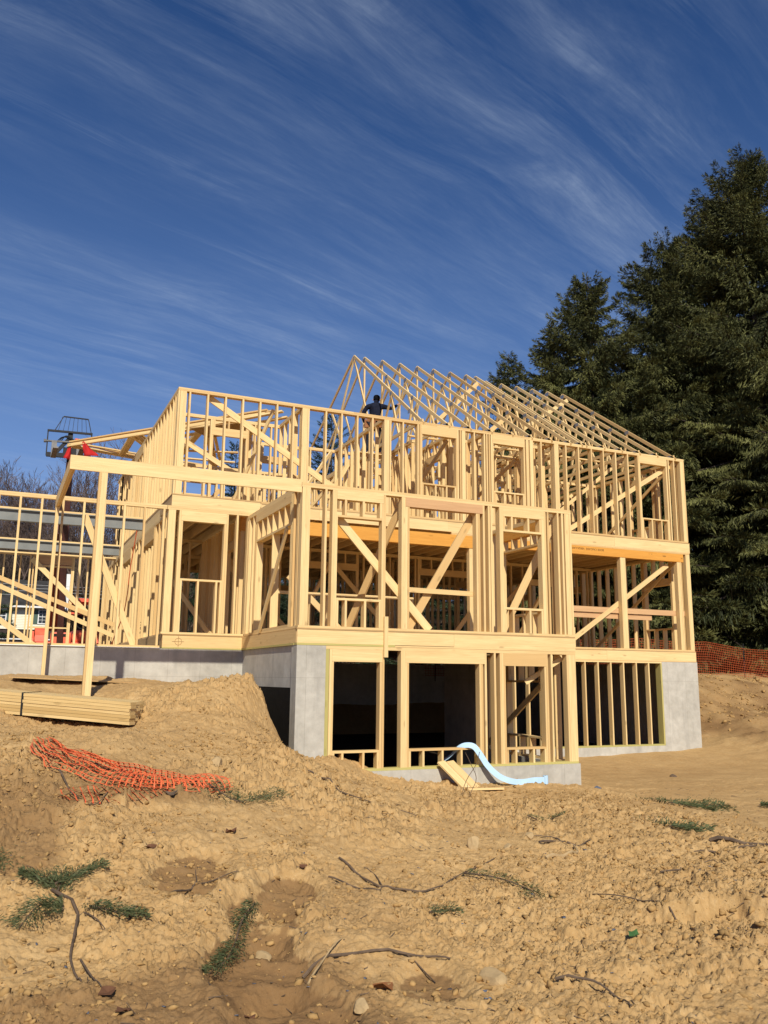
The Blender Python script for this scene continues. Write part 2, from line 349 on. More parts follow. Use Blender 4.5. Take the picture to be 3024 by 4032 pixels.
def ground_base(x, y):
    x = np.asarray(x, float); y = np.asarray(y, float)
    xc = np.clip(x, -14, 44); yc = np.clip(y, -2, 40)
    h = np.full(x.shape, _W[-3]) + _W[-2]*xc + _W[-1]*yc
    for (px, py, _), w in zip(GP, _W[:-3]):
        h = h + w*_tps(np.hypot(xc-px, yc-py))
    # rising wooded slope far behind
    far = np.hypot(x-5, y-20)
    h = np.where((y > 40), h + 0, h)
    h = h + 17*sstep(100, 190, y) * (1-.75*sstep(4, 60, x)) + 2.3*sstep(42, 90, y)
    # trench beside the foundation return
    ed = 3.76 + .04*np.sin(y*5.1) + .14*vnoise(y*1.3, y*0+3.3, 5) + .08*vnoise(y*4, x*2, 6)
    tr = sstep(ed-.04, ed+.42, x) * sstep(12.0, 12.75, y + .2*vnoise(x*2, y*2, 8)) * (1-sstep(4.6, 5.6, x)) * (y < 17)
    h = h*(1-tr) + (-1.5+.26*sstep(13.7, 12.8, y))*tr
    return h
def worley2(x, y, seed=0):
    xi = np.floor(x).astype(np.int64); yi = np.floor(y).astype(np.int64)
    f1 = np.full(x.shape, 9.0); f2 = np.full(x.shape, 9.0); cell = np.zeros(x.shape); gx = np.zeros(x.shape); gy = np.zeros(x.shape)
    for dx in (-1, 0, 1):
        for dy in (-1, 0, 1):
            cx = xi+dx; cy = yi+dy
            ox = cx+_hash(cx, cy, seed)-x; oy = cy+_hash(cx, cy, seed+7)-y
            d = np.hypot(ox, oy); m = d < f1
            f2 = np.where(m, f1, np.minimum(f2, d)); f1 = np.where(m, d, f1)
            cell = np.where(m, _hash(cx, cy, seed+13), cell); gx = np.where(m, ox, gx); gy = np.where(m, oy, gy)
    return f1, f2, cell, gx, gy
def clods(x, y, freq, seed, keep):
    """angular lumps: tilted tops with crevices between; height in cell units"""
    wx = .35*vnoise(x*freq*1.7, y*freq*1.7, seed+50)+.18*vnoise(x*freq*4, y*freq*4, seed+52)
    wy = .35*vnoise(x*freq*1.7, y*freq*1.7, seed+51)+.18*vnoise(x*freq*4, y*freq*4, seed+53)
    f1, f2, c, gx, gy = worley2(x*freq+wx, y*freq+wy, seed)
    e = f2-f1
    c2 = (c*7.31) % 1.0; c3 = (c*13.7) % 1.0
    top = .35+.65*c2+(c3-.5)*1.1*gx+(c2-.5)*1.1*gy-.35*f1*f1
    return np.where(c < keep, top, 0)*sstep(.0, .17, e)/freq
def ground_rough(x, y):
    x = np.asarray(x, float); y = np.asarray(y, float)
    smooth = sstep(6.5, 9.5, x - .35*(y-8)) * sstep(6.3, 8.2, y + .6*vnoise(x*.6, y*.6, 3)) * (1-.75*sstep(17.3, 18.2, x))
    amp = 1-.82*smooth
    w = .10*vnoise(x*.9, y*.9, 11) + .06*vnoise(x*2.3+.4*vnoise(x, y, 2), y*2.3, 12)
    r = .035*vnoise(x*5.1, y*5.1, 13) + .020*vnoise(x*11, y*11, 14) + .012*vnoise(x*24, y*24, 15) + .007*vnoise(x*49, y*49, 16)
    pat = sstep(-.28, .16, vnoise(x*.9+5, y*.9, 21) + .5*vnoise(x*2.7, y*2.7, 22))
    far = sstep(14.5, 12.5, y)+.8*sstep(17.3, 18.2, x)*sstep(26, 24, y)
    gr = 1+1.1*sstep(6.0, 9.0, y); big = clods(x, y, 5.0, 31, .20)*.16*gr; mid = clods(x, y, 13.0, 37, .36)*.42*gr; sml = clods(x, y, 28.0, 41, .5)*.66; tiny = clods(x, y, 55.0, 43, .6)*.75
    bank = sstep(17.5, 18.3, x)*sstep(26.5, 24.5, y)*sstep(17.0, 18.3, y)
    w = w + bank*(.22*vnoise(x*1.7, y*1.7, 17)+.14*vnoise(x*3.9, y*3.9, 18)+.05*vnoise(x*7, y*7, 19))
    return w*(.35+.65*amp) + amp*(r + ((big+mid)*(.12+.88*pat) + (sml+tiny)*(.45+.55*pat))*np.clip(far, 0, 1))
def track_dent(x, y):
    # the dug, slick bucket marks left of the middle and at the right front
    d = np.zeros(np.shape(x))
    for cx, cy, a, L, W, dep in [(1.50,5.05,1.35,.50,.30,.085),(1.75,5.75,1.5,.45,.27,.06),(1.45,6.6,1.2,.5,.28,.06),(1.5,4.4,1.4,.36,.32,.08),(2.05,6.2,1.2,.4,.22,.08),(2.35,4.55,1.2,.3,.2,.06)]:
        u = (x-cx)*np.cos(a)+(y-cy)*np.sin(a); v = -(x-cx)*np.sin(a)+(y-cy)*np.cos(a)
        e = (u/L)**2+(v/W)**2 + .35*vnoise(x*3, y*3, 51) + .15*vnoise(x*8, y*8, 52)
        env = sstep(1.5, .35, e)
        d = d - dep*env + .22*dep*np.exp(-((e-1.7)/.5)**2) + .30*dep*env*np.maximum(0, np.sin(19*u+22*v*v+3*cx))**2
    # cut ledge at the right front, scratched by the bucket teeth
    n_ = (x-4.95)*.60+(y-4.72)*.80; u = (x-4.95)*.80-(y-4.72)*.60
    d = d + .15*sstep(-.05, .07, n_+.05*np.sin(u*9)+.10*vnoise(u*3, u*0, 57)+.05*vnoise(u*11, n_*3, 58))*np.exp(-(u/.75)**4)*sstep(1.1, .25, n_)
    return d
def ground_h(x, y):
    x = np.asarray(x, float); y = np.asarray(y, float)
    t = track_dent(x, y)
    return ground_base(x, y) + ground_rough(x, y)*(1-.55*np.clip(-t/.06, 0, 1)) + t
# ------------------------------------------------------------------ the ground sheet
def graded(segs):
    out = []
    for a, b, s in segs:
        n = max(1, int(round((b-a)/s))); out += list(np.linspace(a, b, n, endpoint=False))
    out.append(segs[-1][1]); return np.array(out)
gx = graded([(-260, -40, 12), (-40, -12, 2.5), (-12, -2, .3), (-2, -.3, .06), (-.3, 6.0, .0098), (6.0, 10.4, .024), (10.4, 14, .07), (14, 24, .10), (24, 45, .5), (45, 400, 14)])
gy = graded([(-60, 0, 6), (0, 3, .3), (3, 7.2, .0098), (7.2, 13.6, .02), (13.6, 17, .06), (17, 26, .11), (26, 45, .7), (45, 170, 4), (170, 900, 40)])
GX, GY = np.meshgrid(gx, gy)
GZ = ground_h(GX, GY)
ROUGH = ground_rough(GX, GY)
# keep the soil out of the cellar, the garage and the footings
def inside(x0, x1, y0, y1): return (GX > x0) & (GX < x1) & (GY > y0) & (GY < y1)
GZ = np.where(inside(4.6, 9.7, 13.3, 18.2) | inside(4.6, 17.2, 18.0, 28.4), -2.1, GZ)
GZ = np.where(inside(-4.6, 4.5, 16.68, 28.4), np.minimum(GZ, .30), GZ)
nx, ny = len(gx), len(gy)
V = np.stack([GX.ravel(), GY.ravel(), GZ.ravel()], 1)
idx = np.arange(nx*ny).reshape(ny, nx)
F = np.stack([idx[:-1, :-1].ravel(), idx[:-1, 1:].ravel(), idx[1:, 1:].ravel(), idx[1:, :-1].ravel()], 1)
wild = sstep(26.5, 31, GY + 1.5*vnoise(GX*.3, GY*.3, 61)) * (1-.0*GX) * sstep(0, 1, 1+0*GX)
wild = np.where((GY < 36) & (GX < 5), 0, wild)
dent = track_dent(GX, GY)
damp = np.clip(sstep(.40, .62, sstep(-.012, -.06, dent)+.55*vnoise(GX*3.3, GY*3.3, 72)+.5*vnoise(GX*11, GY*11, 73)+.3*vnoise(GX*30, GY*30, 74))*.9 + .8*sstep(.12, .3, vnoise(GX*.7, GY*.7, 71))*sstep(10, 8, GY)*sstep(3.2, 1.5, GX)
               + .9*sstep(17.9, 18.5, GX)*sstep(-1.60, -1.30, GZ+.2*vnoise(GX, GY, 75))*sstep(24.5, 22.8, GY)*(.75+.9*vnoise(GX*1.4, GY*1.4, 76)), 0, 1)
g = np_obj('ground', V, F, 'soil', attrs={'wild': wild.ravel(), 'damp': damp.ravel()}, smooth=False)
tag(g, kind='structure')
# loose clods lying on it: nobody could count them
def ico():
    bm = bmesh.new(); bmesh.ops.create_icosphere(bm, subdivisions=1, radius=1)
    v = np.array([x.co[:] for x in bm.verts]); f = np.array([[q.index for q in p.verts] for p in bm.faces]); bm.free(); return v, f
IV, IF = ico()
def scatter(n, xr, yr, size, power, keep=None, mat='clod', name='soil_clods', flat=.75):
    x = rng.uniform(*xr, n); y = rng.uniform(*yr, n)
    if keep is not None:
        k = keep(x, y); x = x[k]; y = y[k]
    n = len(x); r = size[0]+(size[1]-size[0])*rng.random(n)**power
    z = ground_h(x, y) + r*.12
    Q = rng.normal(size=(n, 3, 3)); Q, _ = np.linalg.qr(Q)
    B = IV[None]*(1+.95*(rng.random((n, len(IV), 1))-.55))
    B = B*np.stack([r*rng.uniform(.8, 1.4, n), r*rng.uniform(.6, 1.0, n), r*flat*rng.uniform(.6, 1.0, n)], 1)[:, None, :]
    B = np.einsum('nij,nkj->nki', Q, B)
    B[..., 2] *= flat; B += np.stack([x, y, z], 1)[:, None, :]
    V = B.reshape(-1, 3); F = (IF[None]+np.arange(n)[:, None, None]*len(IV)).reshape(-1, 3)
    o = np_obj(name, V, F, mat); tag(o, kind='stuff'); return o
def rough_area(x, y):
    pat = sstep(-.2, .25, vnoise(x*.8+5, y*.8, 21) + .5*vnoise(x*2.5, y*2.5, 22))
    smooth = sstep(6.5, 9.5, x - .35*(y-8)) * sstep(6.3, 8.2, y)
    return (rng.random(len(x)) < (.15+.85*pat)*(1-.9*smooth)) & ~((x > 3.5) & (y > 12.9)) & ~((x > 4.3) & (y > 12.6) & (x < 9.9))
c1 = scatter(80000, (-1, 9), (3.2, 12.8), (.005, .034), 6.0, rough_area)
tag(c1, 'loose clods of dry tan soil scattered over the ground', 'soil clods')
def slivers(n):
    x = rng.uniform(-1, 12, n); y = 3.2+10*rng.random(n)**1.4; k = ~((x > 3.4) & (y > 12.3)); x, y = x[k], y[k]; n = len(x)
    z = ground_h(x, y)+.004; L = rng.uniform(.012, .075, n)*rng.random(n); a = rng.uniform(0, 6.28, n); w = rng.uniform(.002, .0045, n)
    d = np.stack([np.cos(a), np.sin(a), rng.normal(size=n)*.25], 1)*L[:, None]; c = np.stack([x, y, z], 1); s = np.stack([-np.sin(a), np.cos(a), 0*a], 1)*w[:, None]; u = np.array([0, 0, .004])
    V = np.stack([c-d-s, c-d+s, c+d+s*.4, c+d-s*.4, c-d+u, c+d+u], 1).reshape(-1, 3); i = np.arange(n)[:, None]*6
    F = np.concatenate([i+np.array([[0, 3, 5, 4]]), i+np.array([[1, 4, 5, 2]]), i+np.array([[0, 1, 2, 3]])])
    return tag(np_obj('twig_litter', V, F, 'twig'), 'small broken twigs and bark slivers littering the soil', 'litter', kind='stuff')
slivers(2600)
c2 = scatter(3500, (17.6, 27), (17, 25), (.015, .09), 3.5, lambda x, y: rng.random(len(x)) < sstep(-1.5, -.8, ground_base(x, y)), name='bank_clods')
tag(c2, 'lumps of brown soil on the cut bank below the orange fence', 'soil clods')
# ------------------------------------------------------------------ the house frame
house = tag(empty('house_frame', (10, 18, -1.5)), 'unfinished two storey timber house frame on grey concrete foundation walls', 'house frame')
REST = MB()                      # studs beyond the hundred that show largest
CNT = {}
LIMIT = {'stud': 98}
class Frame:
    """one framed wall: plates are its own mesh, studs and headers hang from it"""
    def __init__(s, axis, c, d=.14, sign=1):
        s.ax = axis; s.c = c; s.d = d; s.sg = sign; s.plb = []; s.items = []
    def bnd(s, a0, a1, n0, n1):
        p0 = s.c+s.sg*n0; p1 = s.c+s.sg*n1
        return (a0, a1, p0, p1) if s.ax == 'x' else (p0, p1, a0, a1)
    def plate(s, a0, a1, z0, z1, n0=0, n1=None):
        s.plb.append((*s.bnd(a0, a1, n0, s.d if n1 is None else n1), z0, z1)); return s
    def add(s, kind, a0, a1, z0, z1, n0=None, n1=None, mat='wood', stuff=False, ti=None):
        j = random.uniform(0, .003)
        n0 = j if n0 is None else n0; n1 = s.d-j if n1 is None else n1
        b = s.bnd(a0, a1, n0, n1)
        CNT[kind] = CNT.get(kind, 0)+1
        if stuff or CNT[kind] > LIMIT.get(kind, 90): REST.box(*b, z0, z1, ti=ti)
        else:
            q = MB(); q.box(*b, z0, z1, ti=ti); s.items.append((kind, q, mat))
        return s
    def studs(s, pos, z0, z1, w=.038, stuff=False, n0=None, n1=None):
        for p in pos: s.add('stud', p, p+w, z0, z1, n0, n1, stuff=stuff)
        return s
    def brace(s, a0, z0, a1, z1, n, w=.14, t=.038, kind='diagonal_brace', mat='wood', n2=None):
        P = []
        for a, z, m in ((a0, z0, n), (a1, z1, n if n2 is None else n2)):
            q = s.c+s.sg*m; P.append((a, q, z) if s.ax == 'x' else (q, a, z))
        q = MB(); q.beam(P[0], P[1], t, w, up=(0, 0, 1) if True else None); s.items.append((kind, q, mat)); return s
    def done(s, name='wall_frame', mat='wood'):
        boxes = s.plb; q = MB(); q.box(*boxes[0]); o = q.build(name, mat, house)
        for b in boxes[1:]:
            q = MB(); q.box(*b); q.build('top_plate' if b[4] > boxes[0][4]+.3 else 'bottom_plate', mat, o)
        for k, q, m in s.items: q.build(k, m, o)
        return o
def spaced(a0, a1, step=.406, off=0.0):
    out = []; a = a0+off
    while a < a1-.05: out.append(a); a += step
    return out
def box_part(name, b, mat, parent=None, ti=None):
    q = MB(); q.box(*b, ti=ti); return q.build(name, mat, parent or house)
# ---- concrete
fw = MB(); fw.box(4.375, 4.87, 13.15, 13.42, -2.3, .515); pier = fw.build('foundation_wall', 'concrete', house)
fw = MB(); fw.box(4.40, 4.65, 13.421, 16.55, -2.3, .515); ret = fw.build('foundation_wall', 'concrete', house)
box_part('damp_proofing', (4.385, 4.40, 13.43, 16.549, -2.2, -.16), 'tar', ret)
box_part('foundation_wall', (-4.6, 4.40, 16.55, 16.80, -2.0, .515), 'concrete')
box_part('foundation_wall', (4.872, 9.80, 13.125, 13.40, -2.3, -1.472), 'concrete')
q = MB(); q.box(16.085, 17.31, 17.9, 18.15, -2.3, .505); q.build('foundation_wall', 'concrete', house)
box_part('foundation_wall', (9.801, 16.084, 17.87, 18.15, -2.3, -1.64), 'concrete')
box_part('foundation_wall', (9.56, 9.80, 13.401, 16.3, -2.3, -1.472), 'concrete'); box_part('foundation_wall', (9.56, 9.80, 16.301, 17.869, -2.3, .46), 'concrete')
box_part('foundation_wall', (17.06, 17.31, 18.151, 28.5, -2.0, .505), 'concrete')
box_part('foundation_wall', (4.4, 17.31, 28.501, 28.75, -2.0, .505), 'concrete')
box_part('foundation_wall', (4.40, 4.65, 16.81, 28.49, -2.0, .505), 'concrete')
box_part('foundation_wall', (-4.6, 4.39, 24.8, 25.0, -.5, .515), 'concrete')
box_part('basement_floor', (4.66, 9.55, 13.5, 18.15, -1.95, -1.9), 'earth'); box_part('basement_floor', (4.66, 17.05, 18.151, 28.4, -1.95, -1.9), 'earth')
box_part('garage_floor', (-4.6, 2.9, 16.81, 24.79, .25, .40), 'concrete')
for n, b in (('form_joint', (4.373, 4.3755, 13.15, 13.152, -1.2, .3)),): pass
# ---- basement front wall (walk-out)
T = -1.432
f = Frame('x', 13.15)
f.plate(4.872, 9.78, .462, .516)
f.add('bottom_plate', 4.94, 9.78, -1.471, T, mat='treated', n0=-.004, n1=.142)
f.add('treated_jamb', 4.872, 4.93, -1.44, .461, mat='treated')
f.studs([4.938], T, .461).add('jack_stud', 4.977, 5.012, T, .262)
f.add('header', 4.978, 5.87, .263, .461, n0=-.002).add('jack_stud', 5.83, 5.868, T, .262).studs([5.872], T, .461)
f.add('window_sill', 5.014, 5.828, -1.18, -1.145)
for x in (5.014, 5.17, 5.535, 5.79): f.add('cripple_stud', x, x+.037, T, -1.181)
f.studs([6.215, 6.254], T, .461).add('jack_stud', 6.293, 6.328, T, .262).add('jack_stud', 6.330, 6.364, T, .262)
f.add('header', 6.293, 7.838, .263, .461, n0=-.002).add('window_sill', 6.366, 7.728, -1.178, -1.142)
for x in (6.367, 6.62, 6.98, 7.345, 7.69): f.add('cripple_stud', x, x+.037, T, -1.179)
f.add('jack_stud', 7.73, 7.766, T, .262).add('jack_stud', 7.768, 7.804, T, .262).studs([7.84], T, .461)
f.studs([8.03, 8.15, 8.189], T, .461)
f.add('jack_stud', 8.228, 8.266, T, .24).add('header', 8.228, 9.13, .241, .461, n0=-.002).add('jack_stud', 9.09, 9.128, T, .24)
f.add('window_sill', 8.268, 9.088, -1.20, -1.165).studs([9.132, 9.232], T, .461)
for x in (8.268, 8.44, 8.81, 9.05): f.add('cripple_stud', x, x+.037, T, -1.201)
f.studs([9.58], T, .461).add('corner_post', 9.622, 9.78, T, .461, ti=.2)
f.done()
# basement return on the right, with its window
f = Frame('y', 9.76, sign=-1)
f.plate(13.30, 16.29, .462, .516).plate(13.30, 16.29, -1.471, T)
f.studs([13.6, 13.95, 14.01, 15.27, 15.31, 15.6, 16.0, 16.25], T, .461, stuff=True)
f.add('header', 14.05, 15.27, -.05, -.01).add('window_sill', 14.05, 15.27, -1.10, -1.065)
for y in (14.1, 14.46, 14.82, 15.2): f.add('cripple_stud', y, y+.038, -.009, .461).add('cripple_stud', y, y+.038, T, -1.101)
f.done()
box_part('diagonal_brace', (0, 0, 0, 0, 0, 0), 'wood') if False else None
q = MB(); q.beam((9.55, 15.9, -1.3), (9.55, 13.8, -.02), .038, .11); q.build('diagonal_brace', 'wood', house)
q = MB(); q.beam((8.9, 13.5, -.05), (9.6, 13.33, .40), .038, .09); q.build('diagonal_brace', 'wood', house)
# basement wall to the right of the bump
f = Frame('x', 17.9)
f.plate(9.80, 16.08, .462, .505)
f.add('bottom_plate', 9.80, 16.08, -1.639, -1.601, mat='treated')
f.studs([13.585, 13.99, 14.395, 14.80, 15.215, 15.625], -1.60, .461).studs([9.9, 10.3, 10.7, 11.1, 11.5, 11.9, 12.3, 12.75, 13.2], -1.60, .461, stuff=True)
f.add('treated_jamb', 16.04, 16.084, -1.60, .461, mat='treated', n1=.2)
f.done()
# ---- first floor deck and rims
dk = MB()
for b in ((4.40, 9.77, 13.17, 16.56), (2.86, 9.77, 16.561, 17.92), (2.86, 17.26, 17.921, 28.6)): dk.box(*b, .768, .79)
dk.build('floor_deck', 'osb', house)
def rim(*b, name='rim_board', mat='wood', ti=None): return box_part(name, b, mat, ti=ti)
rim(4.375, 7.23, 13.15, 13.19, .552, .767, ti=.15); rim(7.232, 9.785, 13.148, 13.19, .545, .767, ti=.3)
rim(4.37, 6.1, 13.145, 13.29, .517, .551, name='sill_plate', mat='treated'); rim(6.102, 9.785, 13.145, 13.29, .517, .544, name='sill_plate')
rim(4.36, 9.785, 13.142, 13.20, .769, .791, name='deck_edge', mat='osb')
rim(4.37, 4.41, 13.191, 16.549, .552, .767); rim(4.365, 4.50, 13.30, 16.549, .517, .551, name='sill_plate', mat='treated')
r2 = rim(2.84, 4.40, 16.55, 16.59, .545, .767); rim(2.84, 4.37, 16.545, 16.69, .516, .544, name='sill_plate', mat='treated'); rim(2.83, 4.40, 16.541, 16.60, .769, .791, name='deck_edge', mat='osb')
rim(2.84, 2.88, 16.60, 28.6, .545, .767, mat='osb')
rim(9.79, 14.3, 17.9, 17.94, .53, .767); rim(14.302, 17.285, 17.897, 17.94, .53, .767); rim(9.79, 17.285, 17.893, 18.04, .506, .529, name='sill_plate'); rim(9.79, 17.285, 17.89, 17.95, .769, .791, name='deck_edge', mat='osb')
rim(17.25, 17.29, 17.95, 28.6, .53, .767); rim(9.74, 9.78, 13.2, 17.88, .53, .767)
rim(5.885, 5.955, 13.105, 13.143, .345, 1.02, name='scab_board', ti=.1)
# first floor joists seen from nowhere: only the ends matter
# ---- first floor, bump front wall
Z0, Z1 = .829, 3.108
f = Frame('x', 13.15)
f.plate(4.38, 9.78, .792, .828).plate(4.38, 9.78, 3.147, 3.185).plate(4.38, 9.78, 3.109, 3.146)
f.add('corner_post', 4.40, 4.54, Z0, Z1, ti=.15).studs([4.80, 4.935, 4.974], Z0, Z1)
f.add('jack_stud', 5.013, 5.03, Z0, 2.69)
f.add('header', 5.013, 5.872, 2.96, Z1, n0=-.002, ti=.2).add('lower_header', 5.032, 5.838, 2.655, 2.69)
for x in (5.155, 5.48, 5.80): f.add('cripple_stud', x, x+.038, 2.691, 2.959)
f.add('window_sill', 5.032, 5.838, 1.262, 1.30)
for x in (5.032, 5.185, 5.53, 5.80): f.add('cripple_stud', x, x+.037, Z0, 1.261)
f.add('jack_stud', 5.84, 5.876, Z0, 2.959).studs([5.878], Z0, Z1).studs([6.215, 6.254], Z0, Z1).add('jack_stud', 6.293, 6.328, Z0, 2.945).add('jack_stud', 6.330, 6.366, Z0, 2.945)
f.add('header', 6.293, 7.838, 2.946, Z1, n0=-.003, mat='fir')
f.add('jack_stud', 7.70, 7.737, Z0, 2.945).add('jack_stud', 7.74, 7.777, Z0, 2.945).studs([7.84, 7.95, 8.0], Z0, Z1).studs([8.19, 8.229], Z0, Z1)
f.add('header', 8.268, 9.165, 2.95, Z1, n0=-.002, ti=.3).add('lower_header', 8.268, 9.10, 2.665, 2.702)
for x in (8.268, 8.44, 8.80, 9.06): f.add('cripple_stud', x, x+.038, 2.703, 2.949)
f.add('window_sill', 8.268, 9.10, 1.24, 1.28)
for x in (8.268, 8.44, 8.80, 9.06): f.add('cripple_stud', x, x+.038, Z0, 1.239)
f.add('jack_stud', 9.102, 9.165, Z0, 2.949).studs([9.167, 9.232], Z0, Z1).studs([9.46, 9.56], Z0, Z1).add('corner_post', 9.63, 9.735, Z0, Z1, ti=.2).studs([9.74], Z0, Z1)
f.brace(5.10, 2.66, 6.83, .83, .165).brace(7.74, 2.93, 6.45, .84, .205, n2=.24, mat='wood').brace(6.30, 3.05, 5.75, .84, .18, n2=1.35)
f.brace(9.55, 3.02, 8.75, .84, .19, n2=.9)
f.brace(6.35, 1.515, 7.80, 1.50, .165, w=.085, kind='guard_rail')
f.done()
box_part('rim_text_board', (0, 0, 0, 0, 0, 0), 'wood') if False else None
# bump left return (faces the porch)
f = Frame('y', 4.40)
f.plate(13.30, 16.55, .792, .828).plate(13.292, 16.55, 3.147, 3.185).plate(13.292, 16.55, 3.109, 3.146)
f.add('header', 13.72, 15.93, 2.95, Z1, n0=-.002, ti=.4)
f.add('lower_header', 13.76, 15.86, 2.56, 2.60)
for y in (13.77, 14.10, 14.45, 14.82, 15.16, 15.50, 15.82): f.add('cripple_stud', y, y+.038, 2.601, 2.949)
f.add('jack_stud', 15.865, 15.90, Z0, 2.949).studs([15.94, 16.14, 16.42, 16.47], Z0, Z1)
f.studs([14.79], Z0, 2.559).add('jack_stud', 13.715, 13.755, Z0, 2.949).studs([13.66, 13.60, 13.34, 13.40], Z0, Z1)
f.add('window_sill', 13.76, 15.86, .83, .868)
f.brace(13.85, 2.52, 15.35, .83, -.03, w=.09)
f.done()
# bump right return
f = Frame('y', 9.78, sign=-1)
f.plate(13.30, 17.88, .792, .828).plate(13.292, 16.3, 3.147, 3.185).plate(13.292, 16.3, 3.109, 3.146)
f.add('header', 13.9, 15.45, 2.88, Z1, mat='lvl').add('lower_header', 13.9, 15.45, 2.63, 2.67).add('window_sill', 13.95, 15.4, 1.27, 1.31)
for y in (13.95, 14.3, 14.65, 15.0, 15.36): f.add('cripple_stud', y, y+.038, 2.671, 2.879).add('cripple_stud', y, y+.038, Z0, 1.269)
f.studs([13.42, 13.6, 13.86, 15.46, 15.52, 15.84, 16.2], Z0, Z1, stuff=True)
f.done()
# knee wall by the cellar stairs
f = Frame('x', 15.3, d=.09); f.plate(4.6, 7.50, 1.54, 1.59).studs([4.95, 5.3, 5.66, 6.0, 6.4, 6.8, 7.2, 7.46], .80, 1.539, stuff=True).plate(4.6, 7.5, .792, .82).done()
# ---- window bay left of the bump
Z1b = 3.188
f = Frame('x', 16.55)
f.plate(2.80, 4.39, .792, .828).plate(2.80, 4.54, 3.189, 3.227).plate(2.80, 4.54, 3.229, 3.266)
f.add('corner_post', 2.82, 2.96, Z0, Z1b, ti=.1).studs([3.03], Z0, Z1b).add('jack_stud', 3.07, 3.106, Z0, 2.985)
f.add('header', 3.07, 3.965, 2.986, Z1b, n0=-.002, ti=.1).add('jack_stud', 3.925, 3.963, Z0, 2.985).studs([3.967], Z0, Z1b)
f.add('window_sill', 3.108, 3.923, 1.82, 1.858)
for x in (3.108, 3.44, 3.80, 3.886): f.add('cripple_stud', x, x+.037, Z0, 1.819)
f.studs([4.17, 4.40, 4.44], Z0, Z1b).done()
rim(2.87, 4.64, 16.55, 16.59, 3.267, 3.482, ti=.1); rim(2.86, 4.66, 16.545, 17.89, 3.484, 3.505, name='roof_deck', mat='osb'); rim(2.87, 2.91, 16.592, 17.89, 3.267, 3.482, mat='osb')
# house side wall along the garage
f = Frame('y', 2.90)
f.plate(16.70, 28.6, .792, .828).plate(16.70, 28.6, 3.189, 3.227).plate(16.70, 28.6, 3.229, 3.266)
for a in spaced(16.9, 28.4, .406): f.add('stud', a, a+.038, Z0, Z1b if not (18.7 < a < 20.2 or 22.2 < a < 23.6) else 2.80, stuff=True)
for a in (17.3, 18.66, 20.24, 22.16, 23.64, 17.05, 20.9, 21.4): f.add('stud', a, a+.038, Z0, Z1b, stuff=True)
f.add('header', 18.7, 20.24, 2.93, Z1b, n0=-.003, ti=.9).add('header', 22.2, 23.64, 2.93, Z1b, n0=-.003, ti=.8)
f.done()
# ---- main front wall, first floor right of the bump
f = Frame('x', 17.9)
f.plate(9.79, 17.26, .792, .828)
f.add('post', 14.86, 15.03, Z0, 3.205, ti=.25).add('post', 16.80, 16.89, Z0, 3.205).studs([16.895], Z0, 3.43).studs([17.12], Z0, 3.43).add('corner_post', 17.16, 17.26, Z0, 3.43, ti=.2)
f.plate(9.79, 17.26, 3.432, 3.468).plate(9.79, 17.28, 3.470, 3.492)
f.add('guard_rail', 13.0, 17.2, 1.745, 1.885, n0=.15, n1=.19, mat='fir', ti=.1).add('guard_rail', 13.0, 16.0, 1.60, 1.735, n0=.195, n1=.235, mat='fir')
f.brace(13.32, .99, 16.60, 3.12, .165, w=.12)
f.studs([13.30], Z0, 1.32).add('post', 10.28, 10.44, Z0, 3.125).studs([10.6, 11.2, 6.08], Z0, 3.12)
fr = f.done()
lv = MB(); lv.box(9.3, 17.03, 17.896, 18.035, 3.213, 3.43, ti=.5); lvr = lv.build('header_beam', 'lvl', house)
lv = MB(); lv.box(4.6, 9.28, 17.893, 18.035, 3.13, 3.43, ti=.2); lv.build('header_beam', 'lvl', house)
lv = MB(); lv.box(9.281, 10.44, 17.891, 17.895, 3.13, 3.43, ti=.6); lv.build('header_beam', 'lvl', house)
def stamp(txt, x, y, z, size, mat, parent, rot=(math.pi/2, 0, 0), name='printed_text'):
    c = bpy.data.curves.new(name, 'FONT'); c.body = txt; c.size = size; c.extrude = .0006; c.space_character = 1.05
    o = bpy.data.objects.new(name, c); COL.objects.link(o); bpy.context.view_layer.update()
    me = bpy.data.meshes.new_from_object(o.evaluated_get(bpy.context.evaluated_depsgraph_get())); bpy.data.objects.remove(o)
    me.name = name; me.materials.append(M[mat]); q = bpy.data.objects.new(name, me); COL.objects.link(q)
    q.matrix_world = Matrix.Translation((x, y, z)) @ Euler(rot).to_matrix().to_4x4()
    mw = q.matrix_world.copy(); q.parent = parent; q.matrix_parent_inverse = Matrix.Translation(world_loc(parent)).inverted(); q.matrix_basis = mw
    return q
UPD = (math.pi/2, math.pi, 0)
stamp('BOISE CASCADE  VERSA-LAM', 14.33, 17.8945, 3.385, .075, 'ink', lvr, UPD)
stamp('APA', 16.42, 17.8945, 3.36, .06, 'ink', lvr, UPD); stamp('VL  1.7', 15.95, 17.8945, 3.38, .04, 'marker', lvr, UPD); stamp('BC', 17.0, 17.8945, 3.33, .05, 'ink', lvr, UPD)
# ---- second floor: deck, joists, rims
rim(9.7, 14.7, 17.9, 17.94, 3.494, 3.735, ti=.3); rim(14.702, 17.28, 17.897, 17.94, 3.494, 3.735, ti=.1); rim(3.11, 6.4, 17.9, 17.94, 3.494, 3.735); rim(6.402, 9.698, 17.898, 17.94, 3.494, 3.735, ti=.15)
rim(3.11, 3.15, 17.95, 28.9, 3.494, 3.735); rim(17.24, 17.28, 17.95, 28.9, 3.494, 3.735); rim(3.11, 17.28, 28.87, 28.91, 3.494, 3.735)
box_part('floor_deck', (3.10, 17.29, 17.893, 28.9, 3.737, 3.759), 'osb')
for i, x in enumerate(spaced(3.5, 17.1, .406)):
    box_part('floor_joist', (x, x+.038, 17.95, 28.86, 3.50, 3.734), 'wood')
